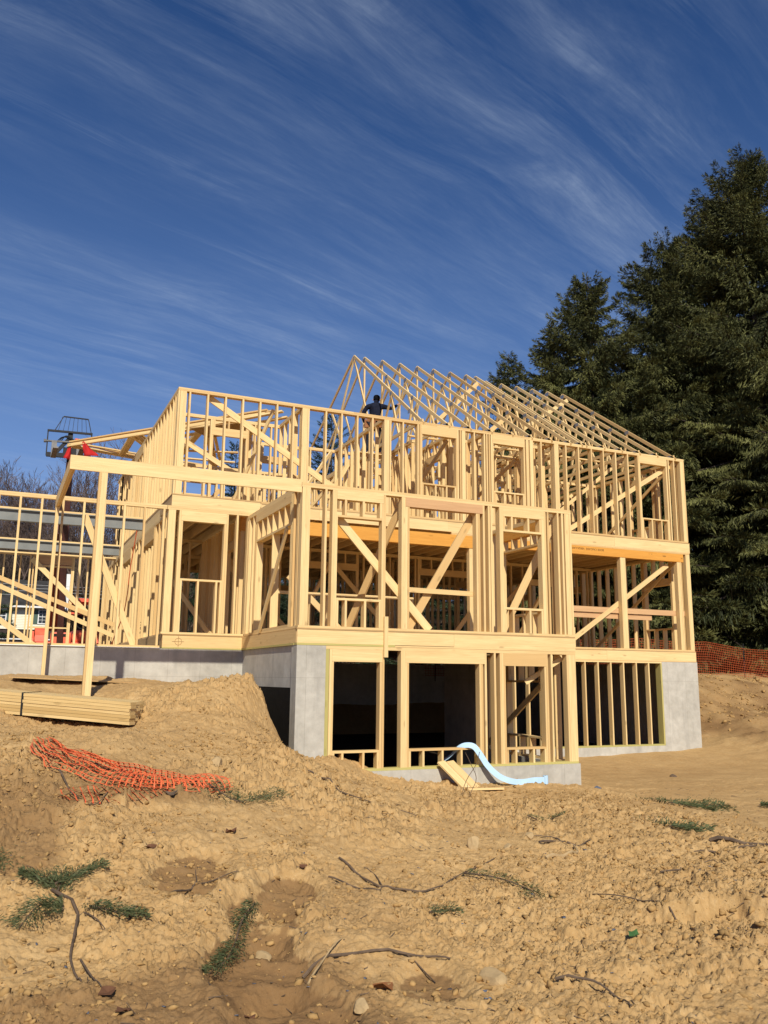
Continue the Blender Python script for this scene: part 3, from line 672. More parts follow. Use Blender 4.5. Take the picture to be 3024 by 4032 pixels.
# ---- second floor, front wall
A0, A1 = 3.798, 6.078
f = Frame('x', 17.9)
f.plate(3.11, 17.25, 3.76, 3.797).plate(3.11, 9.4, 6.079, 6.116).plate(9.402, 17.25, 6.079, 6.116).plate(3.11, 7.2, 6.118, 6.155).plate(7.202, 12.1, 6.118, 6.155).plate(12.102, 17.26, 6.118, 6.155)
f.studs([3.11, 3.345, 3.74, 4.135, 4.525, 4.92, 5.315, 5.705, 6.065, 6.495, 6.885, 7.28, 7.67, 8.135, 8.47, 8.87], A0, A1)
f.add('corner_post', 3.155, 3.29, A0, A1, ti=.2).add('partition_post', 5.93, 6.06, A0, A1, ti=.3).add('partition_post', 7.99, 8.12, A0, A1, ti=.2)
f.add('jack_stud', 8.965, 9.0, A0, 5.852).studs([8.925], A0, A1).add('header', 8.966, 9.965, 5.853, A1, n0=-.002).add('jack_stud', 9.93, 9.965, A0, 5.852).studs([9.968, 10.04], A0, A1).add('partition_post', 10.10, 10.20, A0, A1)
f.add('window_sill', 9.002, 9.928, 4.60, 4.637)
for x in (9.002, 9.35, 9.65, 9.89): f.add('cripple_stud', x, x+.037, A0, 4.599)
f.studs([10.44, 10.73, 10.80, 10.87, 10.935], A0, A1).add('jack_stud', 10.975, 11.012, A0, 5.862).add('header', 10.976, 11.945, 5.863, A1, n0=-.002).add('jack_stud', 11.905, 11.943, A0, 5.862).studs([11.985, 12.025], A0, A1).add('partition_post', 12.1, 12.2, A0, A1)
f.add('window_sill', 11.014, 11.903, 4.60, 4.637)
for x in (11.014, 11.3, 11.6, 11.865): f.add('cripple_stud', x, x+.037, A0, 4.599)
f.studs([12.43, 12.86], A0, A1).add('partition_post', 12.90, 12.99, A0, A1).studs([13.21, 13.615, 14.035, 14.43, 14.84, 15.25, 15.61], A0, A1)
f.add('jack_stud', 15.65, 15.688, A0, 5.88).add('header', 15.651, 16.63, 5.881, A1, n0=-.002).add('jack_stud', 16.59, 16.628, A0, 5.88).studs([16.67], A0, A1)
f.add('window_sill', 15.69, 16.588, 4.318, 4.354)
for x in (15.69, 16.0, 16.33, 16.55): f.add('cripple_stud', x, x+.037, A0, 4.317)
f.studs([16.87], A0, A1).add('corner_post', 17.11, 17.215, A0, A1, ti=.2).studs([17.217], A0, A1)
f.brace(3.80, 6.06, 6.95, 4.22, .165).brace(13.30, 3.83, 17.1, 6.08, .165, w=.12).brace(15.4, 6.07, 13.1, 4.0, .26, n2=1.2, w=.09)
f.brace(5.3, 6.0, 4.7, 3.83, .2, n2=1.5, w=.09)
f.done()
# ---- second floor, left side wall
f = Frame('y', 3.11)
f.plate(18.05, 28.9, 3.76, 3.797).plate(18.043, 28.0, 6.079, 6.116).plate(18.043, 28.0, 6.118, 6.155)
for a in spaced(18.1, 27.9, .40): f.add('stud', a, a+.038, A0, A1, stuff=True)
for a in (18.25, 22.6, 22.65, 24.3, 24.35, 26.9): f.add('stud', a, a+.038, A0, A1, stuff=True)
f.add('header', 22.7, 24.3, 5.84, A1, n0=-.003, ti=.7)
f.done()
def wall(axis, c, a0, a1, z0, z1, d=.09, ops=(), step=.406, double=True, sign=1, off=.02):
    """a plain partition: plates, studs, and openings (a0, a1, sill or None, head)"""
    f = Frame(axis, c, d, sign)
    zt = z1-.038*(2 if double else 1)-.002
    f.plate(a0, a1, z0+.001, z0+.037); f.plate(a0, a1, zt+.001, zt+.038)
    if double: f.plate(a0, a1, zt+.0395, z1)
    for a in spaced(a0, a1, step, off)+[a1-.04]:
        if any(o[0]-.02 < a < o[1] for o in ops): continue
        f.add('stud', a, a+.038, z0+.038, zt, stuff=True)
    for o0, o1, sill, head in ops:
        for a in (o0-.076, o0-.038, o1, o1+.038): f.add('stud', a, a+.037, z0+.038, zt, stuff=True)
        f.add('header', o0-.037, o1+.037, head, min(head+.19, zt), n0=-.001, stuff=False)
        if head+.2 < zt:
            for a in spaced(o0, o1, .35): f.add('cripple_stud', a, a+.038, head+.191, zt, stuff=True)
        if sill:
            f.add('window_sill', o0, o1, sill, sill+.037, stuff=False)
            for a in spaced(o0, o1, .35): f.add('cripple_stud', a, a+.038, z0+.038, sill, stuff=True)
    return f.done('partition_frame')
D2, T2 = 3.759, 6.155
wall('x', 19.69, 3.26, 6.02, D2, T2, ops=[(4.30, 5.10, None, 5.70)])
wall('y', 6.02, 18.05, 19.68, D2, T2, sign=-1); wall('y', 5.5, 19.79, 21.4, D2, T2, sign=-1)
wall('x', 21.4, 5.52, 7.2, D2, T2, ops=[(6.0, 6.75, None, 5.6)]); wall('x', 21.3, 7.28, 10.05, D2, T2, ops=[(9.1, 9.85, None, 5.6)])
wall('y', 8.10, 18.05, 21.29, D2, T2, sign=-1); wall('y', 10.16, 18.05, 23.0, D2, T2, ops=[(19.0, 19.8, None, 5.6)], sign=-1); wall('y', 9.54, 19.4, 21.29, D2, T2, sign=-1)
wall('y', 10.90, 18.05, 21.5, D2, T2, sign=-1); wall('x', 18.85, 10.2, 10.8, D2, T2); wall('x', 19.75, 10.95, 12.9, D2, T2, ops=[(11.3, 12.0, None, 5.5)]); wall('y', 12.95, 18.05, 22.3, D2, T2, sign=-1)
wall('x', 18.5, 12.2, 12.85, D2, T2); wall('x', 22.4, 10.2, 15.0, D2, T2, ops=[(11.6, 12.4, None, 5.5), (13.4, 14.2, None, 5.5)]); wall('x', 21.65, 15.6, 17.15, D2, T2)
wall('y', 15.55, 21.66, 25.5, D2, T2, sign=-1); wall('x', 24.6, 3.3, 9.0, D2, T2, ops=[(4.4, 5.5, None, 5.6), (7.3, 8.1, None, 5.6)]); wall('x', 25.2, 9.1, 15.5, D2, T2, ops=[(10.5, 11.3, None, 5.6)])
wall('y', 9.05, 21.4, 28.7, D2, T2, sign=-1); wall('y', 7.1, 24.7, 28.7, D2, T2, sign=-1)
wall('x', 28.75, 3.3, 17.1, D2, T2, d=.14, ops=[(4.4, 5.4, 4.6, 5.85), (7.2, 8.2, 4.6, 5.85), (10, 11, 4.6, 5.85), (13, 14, 4.6, 5.85), (15.4, 16.4, 4.6, 5.85)])
wall('y', 17.25, 18.05, 28.7, D2, T2, d=.14, sign=-1, ops=[(19.1, 20.1, 4.4, 5.75), (24, 25, 4.4, 5.75)])
# braces and spare boards standing in the upper rooms
for p0, p1, w in [((17.06, 18.3, 5.95), (17.06, 22.2, 3.85), .09), ((17.06, 18.2, 3.3), (17.06, 22.0, .9), .09), ((13.2, 16.2+1.9, 3.2), (13.2, 20.6, .9), .12), ((3.5, 19.62, 5.5), (4.9, 19.62, 4.75), .12), ((8.3, 20.3, 6.0), (7.0, 20.0, 3.85), .09), ((6.2, 19.4, 4.0), (7.8, 21.0, 6.0), .09), ((9.9, 18.3, 5.9), (9.2, 20.2, 3.85), .09),
                  ((11.9, 18.3, 5.6), (10.9, 20.8, 3.9), .09), ((8.6, 22.0, 5.9), (7.4, 24.0, 3.9), .09), ((14.2, 22.3, 3.9), (16.6, 22.2, 5.9), .09), ((13.2, 20.4, 5.2), (14.4, 20.5, 3.85), .12),
                  ((6.2, 23.2, 3.9), (6.9, 21.6, 5.8), .09), ((4.3, 24.4, 3.9), (5.6, 24.4, 5.4), .12), ((9.3, 24.4, 5.7), (12.0, 24.6, 3.9), .12)]:
    q = MB(); q.beam(p0, p1, .038, w); q.build('diagonal_brace', 'wood', house)
# ---- first floor rooms behind
D1, T1 = .79, 3.49
wall('x', 22.0, 3.1, 17.1, D1, T1, d=.09, ops=[(4.9, 5.9, None, 2.85), (7.6, 9.0, None, 2.95), (11.0, 12.6, None, 2.95), (14.8, 15.8, None, 2.85)])
wall('y', 6.6, 22.1, 28.3, D1, T1, sign=-1, ops=[(23, 23.9, None, 2.85)]); wall('y', 10.6, 22.1, 28.3, D1, T1, sign=-1, ops=[(25, 26, None, 2.85)]); wall('y', 4.62, 16.7, 21.9, D1, T1, sign=1, ops=[(18.2, 19.1, None, 2.8)])
wall('x', 25.0, 3.2, 6.5, D1, T1, ops=[(4.0, 4.8, None, 2.85)])
wall('x', 28.4, 3.1, 17.1, D1, T1, d=.14, ops=[(3.8, 4.9, 1.6, 2.95), (6.9, 7.9, 1.6, 2.95), (8.6, 9.9, 1.6, 2.95), (11.4, 13.2, None, 2.95), (14.6, 15.8, 1.6, 2.95)])
wall('y', 17.25, 18.05, 28.3, D1, T1, d=.14, sign=-1, ops=[(18.55, 19.6, 1.42, 2.66), (22.6, 23.6, 1.4, 2.8), (25.6, 26.8, 1.4, 2.8)])
wall('y', 13.4, 22.1, 28.3, D1, T1, sign=-1, ops=[(23, 24, None, 2.85)])
for p0, p1, w in [((5.0, 21.9, 3.2), (7.4, 21.9, .85), .12), ((8.2, 21.8, 3.1), (10.4, 21.9, .9), .12), ((12.4, 21.9, .85), (14.6, 21.8, 3.1), .12), ((6.0, 18.5, .85), (8.0, 21.0, 3.3), .12), ((11.0, 20.5, .85), (13.0, 20.5, 3.3), .12),
                  ((4.8, 18.2, 2.6), (5.9, 20.4, .85), .12), ((5.2, 16.3, 2.0), (6.5, 16.4, .85), .12), ((3.2, 21.0, 3.0), (4.3, 19.0, .9), .12)]:
    q = MB(); q.beam(p0, p1, .038, w); q.build('diagonal_brace', 'wood', house)
# ---- garage
f = Frame('x', 16.55, d=.09)
f.plate(-4.6, 2.79, .53, .567).plate(-4.6, 2.79, 3.189, 3.227).plate(-4.6, 2.79, 3.229, 3.266)
f.studs([-4.2, -3.84, -3.48, -3.1, -2.73, -2.36, -2.0], .568, 3.188, stuff=True)
f.studs([-.21, .15, .515, .88, 1.25, 1.615, 1.98, 2.355, 2.72], .568, 3.188)
f.brace(1.30, 2.95, 2.33, .56, .115, w=.12).done()
rim(-4.6, 2.80, 16.535, 16.69, .516, .529, name='sill_seal', mat='foam') if False else rim(-4.6, 2.80, 16.52, 16.69, .516, .529, name='sill_seal', mat='white')
f = Frame('x', 24.82, d=.09)
f.plate(-4.6, 2.85, .53, .567).plate(-4.6, 2.85, 3.189, 3.227).plate(-4.6, 2.85, 3.229, 3.266)
for a in spaced(-4.5, .6, .406)+[.62, .70, 1.69, 1.73, 2.1, 2.45, 2.8]: f.add('stud', a, a+.038, .568, 3.188, stuff=True)
f.add('header', .74, 1.69, 2.97, 3.188, n0=-.002, mat='fir').add('lower_header', .74, 1.69, 2.90, 2.94)
f.add('window_sill', .74, 1.69, 1.24, 1.275)
f.brace(.67, 3.09, 2.2, 1.66, -.03).brace(-.6, 2.73, 2.94, 1.37, -.075, w=.12).brace(-.5, 2.48, 2.94, 1.07, -.12, w=.12).brace(-.5, 1.80, 1.0, .70, -.03)
f.done()
for y, z in ((19.95, 3.29), (24.35, 3.26)):
    q = MB(); q.box(-4.6, 2.86, y-.07, y+.07, z, z+.016).box(-4.6, 2.86, y-.006, y+.006, z+.0165, z+.2335).box(-4.6, 2.86, y-.07, y+.07, z+.234, z+.25)
    o = q.build('steel_beam', 'steel', house); box_part('nailer', (-4.6, 2.86, y-.07, y+.07, z+.251, z+.289), 'wood', o)
# ---- porch header on two posts
box_part('porch_beam', (.76, 4.385, 13.15, 13.188, 3.012, 3.228), 'wood', ti=.05); 
box_part('porch_beam', (.76, .80, 13.19, 16.53, 3.0, 3.21), 'wood', ti=.6)
q = MB(); q.box(.802, .84, 13.19, 16.53, 3.012, 3.2); q.build('porch_beam', 'wood', house)
q = MB(); q.beam((1.245, 13.175, -.35), (1.262, 13.175, 3.010), .09, .05, up=(0, 1, 0), ti=.1); po = q.build('porch_post', 'wood', house)
q = MB(); q.beam((1.187, 13.20, -.35), (1.203, 13.20, 3.010), .036, .10, up=(0, 1, 0), ti=.9); q.build('post_ply', 'wood', po)
q = MB(); q.beam((.775, 16.30, -.1), (.79, 16.30, 2.999), .06, .10, up=(0, 1, 0), ti=.5); q.build('porch_post', 'wood', house)
# ---- pencilled target on the bay rim, lettered side stud
q = MB()
for k in range(24):
    a0 = 2*math.pi*k/24; a1 = 2*math.pi*(k+1)/24
    q.beam((3.14+.065*math.cos(a0), 16.5485, .65+.065*math.sin(a0)), (3.14+.065*math.cos(a1), 16.5485, .65+.065*math.sin(a1)), .006, .002, up=(0, 1, 0))
q.box(3.137, 3.143, 16.5475, 16.5485, .53, .76).box(3.02, 3.25, 16.5465, 16.5475, .647, .653); q.build('pencil_mark', 'marker', r2)
stamp('BOX', 3.03, 20.1455, .94, .13, 'black', house, tuple(Matrix(((0, -1, 0), (0, 0, -1), (1, 0, 0))).to_euler()))
# ---- roof trusses
TX = [9.027, 9.751, 10.357, 10.969, 11.588, 12.175, 12.786, 13.386, 13.755, 13.90, 14.492, 15.087, 15.702, 16.318, 16.943]
def truss(i, x):
    a = i < 9
    yr, zr, yb = (23.43, 9.915, 28.96) if a else (23.03, 9.645, 28.16)
    yf, ze = 17.885, 6.165; h = .089; t = .038
    sl = (zr-ze)/(yr-yf); ca = 1/math.hypot(1, sl)
    x1 = x; xa = x
    if i == 0: xa = 9.40
    def X(y): return x+(xa-x)*(1-abs(y-yr)/(yr-yf))
    def chord(m, y0, z0, y1, z1):
        d = h/2/ca
        m.beam((X(y0), y0, z0-d), (X(y1), y1, z1-d), t, h, up=(0, 0, 1))
    m = MB(); chord(m, yf, ze, yr-.001, zr); chord(m, yb, ze-(.0), yr+.001, zr)
    o = m.build('roof_truss', 'wood', house)
    if i == 0: tag(o, 'end roof truss being set, skewed out of line with the others')
    zb = 6.205
    def piece(nm, y0, z0, y1, z1, dx=0.0, w=.066):
        q = MB(); q.beam((X(y0)+dx, y0, z0), (X(y1)+dx, y1, z1), t, w, up=(0, .3, 1)); return q.build(nm, 'wood', o)
    piece('bottom_chord', yf+.05, zb, yb-.05, zb, w=.089)
    def zt(y): return ze+(y-yf)*sl if y < yr else zr-(y-yr)*(zr-ze)/(yb-yr)
    L = yr-yf
    pA = yf+L*.69; pB = yf+L*.38; rA = yr+(yr-pA); rB = yr+(yr-pB)
    if i == 0:
        piece('web', yr-.01, zr-.14, yf+L*.62, zb+.05); piece('web', yr+.01, zr-.14, yr+L*.38, zb+.05)
    else: piece('web', yr, zr-.13, yr-.002, zb+.05)
    if i == 0: pA = yf+L*.40; pB = yf+L*.16; piece('web', pA, zt(pA)-.12, yf+L*.60, zb+.05); piece('web', pA+.02, zt(pA)-.12, yf+L*.30, zb+.05)
    else: piece('web', pA, zt(pA)-.12, yf+L*.50, zb+.05); piece('web', pA+.02, zt(pA)-.12, yr-.12, zb+.05); piece('web', pB, zt(pB)-.12, yf+L*.44, zb+.05)
    piece('web', rA, zt(rA)-.12, yr+.12, zb+.05); piece('web', rB, zt(rB)-.12, rB+.25, zb+.05)
    for gy, gzv, wy, hz in ((yr, zr-.13, .10, .12), (pA, zt(pA)-.075, .085, .10), (pB, zt(pB)-.075, .085, .10), (yf+.32, ze+.07, .15, .06)):
        q = MB(); q.box(X(gy)-t/2-.0025, X(gy)-t/2-.0005, gy-wy, gy+wy, gzv-hz/2, gzv+hz/2); q.build('gusset_plate', 'gusset', o)
for i, x in enumerate(TX): truss(i, x)
# temporary runners and cross braces on the trusses
for p0, p1, w in [((13.35, 22.6, 9.33), (10.9, 22.6, 6.9), .12), ((16.75, 22.5, 9.22), (13.9, 22.5, 7.25), .12), ((13.0, 20.2, 7.55), (11.6, 20.2, 6.35), .12), ((9.4, 19.5, 6.27), (17.0, 19.5, 6.27), .09), ((9.2, 22.2, 6.27), (17.0, 22.2, 6.27), .09),
                  ((11.0, 22.0, 6.3), (12.3, 22.3, 7.2), .12)]:
    q = MB(); q.beam(p0, p1, .09 if w == .09 else .038, .038 if w == .09 else w); q.build('truss_brace', 'wood', house)
o = REST.build('studs', 'wood', house); tag(o, 'pale studs of the rear and inner walls of the frame', kind='stuff')
# ------------------------------------------------------------------ conifers
def conifer(name, x, y, H, R, label, mat='spruce', seed=1, hang=1.0, zlo=.09, dens=1.9, group='evergreens beyond the orange fence', lean=0.0, whorl=.50, power=.66, twl=.58):
    r = np.random.default_rng(seed); z0 = gb(x, y)-.2
    tree = tag(empty(name, (x, y, z0)), label, 'tree', group)
    tk = MB(); n = 9
    tk.tube([(x+lean*H*(k/n)**2+r.normal()*.03, y, z0+H*k/n) for k in range(n+1)], [max(.02, .016*H*(1-.97*k/n)) for k in range(n+1)], 7)
    bs = []; z = H*zlo
    while z < H*.985:
        u = z/H; k = int(r.integers(5, 9))
        for _ in range(k):
            L = R*((1-u)**power)*r.uniform(.62, 1.12)+.14
            if u < .16: L *= .75+1.6*u
            bs.append((z+r.uniform(-.2, .2), r.uniform(0, 6.283), L, u))
        z += whorl*(1.15-.5*u)*r.uniform(.8, 1.2)
    K = []; W = []; TI = []
    for (bz, ph, L, u) in bs:
        up = .55*u-.12+r.normal()*.07; dr = .55*(1-u)+.08; cu = .32*(1-.4*u)
        s = np.linspace(.0, 1, 6); pz = bz+L*(up*s-dr*s*s+cu*s**3)
        px = lean*H*u*u+L*s*math.cos(ph); py = L*s*math.sin(ph)
        if L > .8 and r.random() < .75: tk.tube([(x+a, y+b, z0+c) for a, b, c in zip(px, py, pz)], [max(.008, .012*L*(1-.85*t)) for t in s], 3, cap=False)
        m = max(6, int(L*dens*54)); t = r.random(m)**.8*.93+.07
        bx = np.interp(t, s, px); by = np.interp(t, s, py); bzz = np.interp(t, s, pz)
        side = r.normal(size=m)*.10*L*(.35+t*(1-t)*2.0)
        cxx, syy = -math.sin(ph), math.cos(ph)
        root = np.stack([bx+cxx*side, by+syy*side, bzz-abs(side)*.22], 1)
        ln = twl*(.55+.75*r.random(m))*(.55+.6*(1-u))*(1-.35*t)
        out = np.stack([np.full(m, math.cos(ph))*(.35+.5*t)+cxx*np.sign(side)*.45, np.full(m, math.sin(ph))*(.35+.5*t)+syy*np.sign(side)*.45, -hang*(1.5-1.1*t*u)+.55*u-.1*np.ones(m)], 1)
        tipup = t > .9
        out[tipup, 2] = r.uniform(.2, 1.1, tipup.sum())*(.35+.8*u)
        out += r.normal(size=(m, 3))*.20; out /= np.linalg.norm(out, axis=1)[:, None]
        tone = np.clip(.36+.24*r.normal()+.17*r.normal(size=m), 0, 1)
        for q in range(3):
            if q == 0: rt, dd, ll, ww = root, out, ln, .072
            else:
                off = r.normal(size=(m, 3))*.55; off -= out*(off*out).sum(1)[:, None]
                dd = out+off*.9; dd /= np.linalg.norm(dd, axis=1)[:, None]; rt = root+out*(ln*r.uniform(.15, .6, m))[:, None]; ll = ln*.62; ww = .09
            side_v = np.cross(dd, r.normal(size=(m, 3))); side_v /= np.linalg.norm(side_v, axis=1)[:, None]+1e-9
            w = (ll*ww)[:, None]
            K.append(np.stack([rt, rt+dd*(ll*.45)[:, None]+side_v*w, rt+dd*ll[:, None], rt+dd*(ll*.5)[:, None]-side_v*w], 1)); TI.append(np.repeat(np.clip(tone+.12*r.normal(size=m), 0, 1), 4))
    V = np.concatenate(K).reshape(-1, 3)+np.array([x, y, z0]); F = np.arange(len(V)).reshape(-1, 4)
    tk.build('trunk', 'bark', tree); np_obj('crown', V, F, mat, tree, tint=np.concatenate(TI))
    return tree
def polar(az, D): return D*math.sin(math.radians(az)), D*math.cos(math.radians(az))
def top(az, D, tan): x, y = polar(az, D); return x, y, D*tan-gb(x, y)+.2
CON = [('spruce_tree', 48.9, 47, .610, 9.8, 'tallest spruce tree with drooping boughs at the right edge', 1, 1.0),
       ('spruce_tree', 38.3, 44, .487, 6.8, 'spruce tree with a rounded twin top standing left of the tallest spruce', 2, 1.0),
       ('spruce_tree', 43.4, 47, .520, 9.0, 'spruce tree filling the gap between the tallest spruce and the rounded one', 3, 1.0),
       ('spruce_tree', 46.2, 49, .555, 7.6, 'spruce tree leaning into the left side of the tallest spruce, a little lower', 9, 1.0),
       ('spruce_tree', 54.0, 48, .60, 9.4, 'spruce tree cut off by the right edge of the view', 4, 1.0),
       ('spruce_tree', 32.7, 55, .392, 4.6, 'small far spruce tree just left of the rounded spruce above the trusses', 5, .9),
       ('spruce_tree', 35.9, 44, .42, 6.0, 'spruce tree with ragged upswept tips behind the last roof trusses', 6, 1.0),
       ('spruce_tree', 51.0, 44, .25, 4.4, 'low spruce tree with long boughs hanging over the orange fence', 7, 1.1),
       ('spruce_tree', 40.8, 43, .31, 5.6, 'shorter spruce tree behind the right gable end of the frame', 8, 1.0)]
for nm, az, D, tn, R, lab, sd, hg in CON:
    x, y, H = top(az, D, tn); conifer(nm, x, y, H, R, lab, 'spruce', sd, hg, dens=1.85 if D < 50 else 1.2)
PIN = [('pine_tree', 20.4, 47, .318, 3.3, 'tall pine tree showing behind the leftmost roof truss', 11), ('pine_tree', 16.7, 50, .245, 3.0, 'pine tree seen through the left upstairs wall beside the taller pine', 12),
       ('pine_tree', 13.9, 48, .275, 3.2, 'pine tree seen through the upstairs left room opening', 13), ('pine_tree', -1.6, 62, .135, 3.6, 'dark pine tree at the far left edge behind the garage frame', 14),
       ('pine_tree', 23.6, 44, .135, 3.6, 'low bushy pine tree behind the middle of the ground floor', 15), ('pine_tree', 27.0, 45, .165, 3.8, 'broad low pine tree seen through the first floor left of the spruces', 16),
       ('pine_tree', 30.2, 43, .20, 3.6, 'mid height pine tree seen through the first floor next to the far spruce', 17), ('pine_tree', 17.8, 42, .125, 3.2, 'short pine tree seen through the bump window opening', 18),
       ('pine_tree', 11.4, 44, .115, 2.8, 'short pine tree seen through the tall bay window', 19)]
for nm, az, D, tn, R, lab, sd in PIN:
    x, y, H = top(az, D, tn); conifer(nm, x, y, H, R, lab, 'pine', sd, .25, zlo=.1, dens=1.5, group='pines behind the house', whorl=.6, power=.6, twl=.34)
# ------------------------------------------------------------------ bare trees
def bare_meshes(seed, H):
    r = random.Random(seed); tk = MB(); tw = MB()
    def grow(p, d, L, rad, dep):
        n = 3; P = [p]; q = p.copy(); dd = d.copy()
        for _ in range(n):
            dd = (dd+Vector((r.gauss(0, .10), r.gauss(0, .10), r.gauss(.03, .06)))).normalized(); q = q+dd*(L/n); P.append(q.copy())
        rr = [rad*(1-.45*k/n) for k in range(n+1)]
        (tk if dep < 2 else tw).tube([tuple(v) for v in P], rr, 6 if dep < 2 else 3, cap=False)
        if dep >= 7 or rad < .006: return
        kids = 3 if dep < 5 else 3
        for k in range(kids):
            i = r.randint(1, n) if k else n
            a = r.uniform(0, 6.283); sp = r.uniform(.35, .85) if k else r.uniform(.1, .4)
            u = dd.orthogonal().normalized(); w = dd.cross(u)
            nd = (dd*math.cos(sp)+(u*math.cos(a)+w*math.sin(a))*math.sin(sp)+Vector((0, 0, .12))).normalized()
            grow(P[i], nd, L*r.uniform(.6, .82), max(.012, rr[i]*r.uniform(.5, .72)), dep+1)
    grow(Vector((0, 0, 0)), Vector((r.gauss(0, .04), r.gauss(0, .04), 1)).normalized(), H*.30, H*.013, 0)
    return tk, tw
protos = []
BT = [(1.0, 106, 22), (3.1, 110, 24), (5.4, 60, 13.6), (7.3, 60, 14.8), (9.4, 57, 12.6), (-1.2, 112, 20), (11.6, 62, 11.5), (4.6, 104, 22), (8.4, 76, 15.6), (2.0, 116, 25), (6.2, 82, 15.5), (10.6, 80, 13), (0.2, 120, 22), (13.5, 74, 11), (12.6, 90, 13), (15.5, 84, 11),
      (45.5, 58, 12), (52, 56, 12), (48, 62, 13), (42.5, 60, 11), (37, 62, 11), (28, 66, 10), (22, 70, 10), (18.5, 66, 9.5)]
WHERE = ['behind the left end of the garage frame', 'left of the telescopic boom', 'just right of the telescopic boom', 'under the long porch header', 'beside the left upstairs wall', 'at the far left edge of the view', 'seen through the side wall of the frame',
         'on the slope behind the neighbouring house', 'on the slope right of the neighbouring chimney', 'behind the neighbouring roof ridge', 'above the upper steel beam', 'behind the corner of the garage', 'on the slope at the far left', 'seen low through the bay', 'far behind the bay window', 'far behind the bump wall',
         'in the shade beneath the tallest spruce', 'at the right edge beyond the fence', 'deep in the wood beyond the fence', 'behind the right gable end', 'behind the rounded spruce', 'behind the middle of the first floor', 'behind the cellar stairs knee wall', 'behind the left part of the first floor']
for i, ((az, D, H), w) in enumerate(zip(BT, WHERE)):
    x, y = polar(az, D); z = gb(x, y)-.1
    t = tag(empty('bare_tree', (x, y, z)), 'leafless grey brown tree '+w, 'tree', 'bare trees behind the building site')
    k = i % 4
    if len(protos) <= k:
        tk, tw = bare_meshes(100+k, 14); a = tk.build('trunk', 'barebark'); b = tw.build('crown', 'barebark'); protos.append((a, b)); pair = (a, b)
    else:
        pair = tuple(o.copy() for o in protos[k])
        for o in pair: COL.objects.link(o)
    s = H/14.0
    t.rotation_euler = (0, 0, i*1.7); t.scale = (s, s, s)
    for o in pair: o.parent = t; o.matrix_parent_inverse = Matrix.Identity(4)
# a far-off leafless wood on the slope that reads as one mass, and brush below the evergreens
def thicket(name, n, fx, label, hmin, hmax, mat='brush', wmin=.012, wmax=.05, cat='wood'):
    pts = fx(n); x, y = pts; z = ground_base(x, y); h = rng.uniform(hmin, hmax, len(x)); K = []; T = []
    for q in range(5):
        a = rng.normal(size=(len(x), 3))*np.array([.25, .25, 0])*(1+q*.7)+np.array([0, 0, 1]); f0 = rng.uniform(0, .55, len(x)) if q else np.zeros(len(x))
        root = np.stack([x, y, z+h*f0], 1); l = h*(1-f0)*(1 if q == 0 else .75); w = rng.uniform(wmin, wmax, len(x))*(1 if q == 0 else .55)
        th = rng.uniform(0, 3.14, len(x)); sv = np.stack([np.cos(th), np.sin(th), 0*th], 1)*w[:, None]
        tip = root+a*l[:, None]
        K.append(np.stack([root-sv, root+sv, tip+sv*.3, tip-sv*.3], 1)); T.append(np.repeat(rng.random(len(x)), 4))
    V = np.concatenate(K).reshape(-1, 3); o = np_obj(name, V, np.arange(len(V)).reshape(-1, 4), mat, tint=np.concatenate(T)); tag(o, label, cat, kind='stuff'); return o
def area(a0, a1, d0, d1):
    def fx(n):
        a = np.radians(rng.uniform(a0, a1, n)); d = np.sqrt(rng.uniform(d0*d0, d1*d1, n)); return d*np.sin(a), d*np.cos(a)
    return fx
thicket('bare_wood', 6500, area(-12, 24, 112, 190), 'far-off leafless brown wood covering the slope behind the neighbouring house', 7, 13, wmin=.03, wmax=.12)
thicket('undergrowth', 5200, area(17, 62, 44, 95), 'dark tangled undergrowth and thin stems beneath the evergreens', 1.2, 7.5, wmin=.012, wmax=.05, cat='undergrowth')
# ------------------------------------------------------------------ orange barrier fence
def strands(rows, w, mat, name, parent=None):
    """flat plastic strands along polylines; each row is an (n,3) array, w its width, facing side given by normals"""
    V = []; F = []; n = 0
    for P, S in rows:
        m = len(P); V.append(P-S*w/2); V.append(P+S*w/2)
        i = np.arange(m-1); F.append(np.stack([n+i, n+i+1, n+m+i+1, n+m+i], 1)); n += 2*m
    return np_obj(name, np.concatenate(V), np.concatenate(F), mat, parent)
FL = np.array([(5, 31.2), (11, 30.2), (17.6, 27.0), (19.6, 25.9), (22, 25.3), (24.1, 25.0), (27.9, 24.9), (31, 24.6), (36, 24.0)], float)
ln = np.concatenate([[0], np.cumsum(np.hypot(*np.diff(FL, axis=0).T))])
def fence_pt(s, t):
    x = np.interp(s, ln, FL[:, 0]); y = np.interp(s, ln, FL[:, 1])+.05*np.sin(s*1.9)*t+.05*np.sin(t*5+s)
    return np.stack([x, y, ground_base(x, y)+.02+t*(1.20-.07*np.abs(np.sin(s*1.05)))], -1)
fence = tag(empty('barrier_fence', (24, 25, gb(24, 25))), 'orange plastic mesh barrier fence along the top of the cut bank', 'fence')
rows = []; t = np.linspace(0, 1, 13); s_all = np.linspace(0, ln[-1], 260)
for s in np.arange(0, ln[-1], .092):
    rows.append((fence_pt(np.full(13, s), t), np.tile([1.0, 0, 0], (13, 1))))
for k in range(14):
    rows.append((fence_pt(s_all, np.full(260, k/13)), np.tile([0, 0, 1.0], (260, 1))))
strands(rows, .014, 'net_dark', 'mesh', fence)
for s in np.arange(1.0, ln[-1], 3.1):
    p = fence_pt(np.array([s]), np.array([0.0]))[0]; q = MB(); q.tube([(p[0], p[1]+.05, p[2]-.2), (p[0]+.03, p[1]+.05, p[2]+1.32)], .018, 6); q.build('fence_post', 'steel_dark', fence)
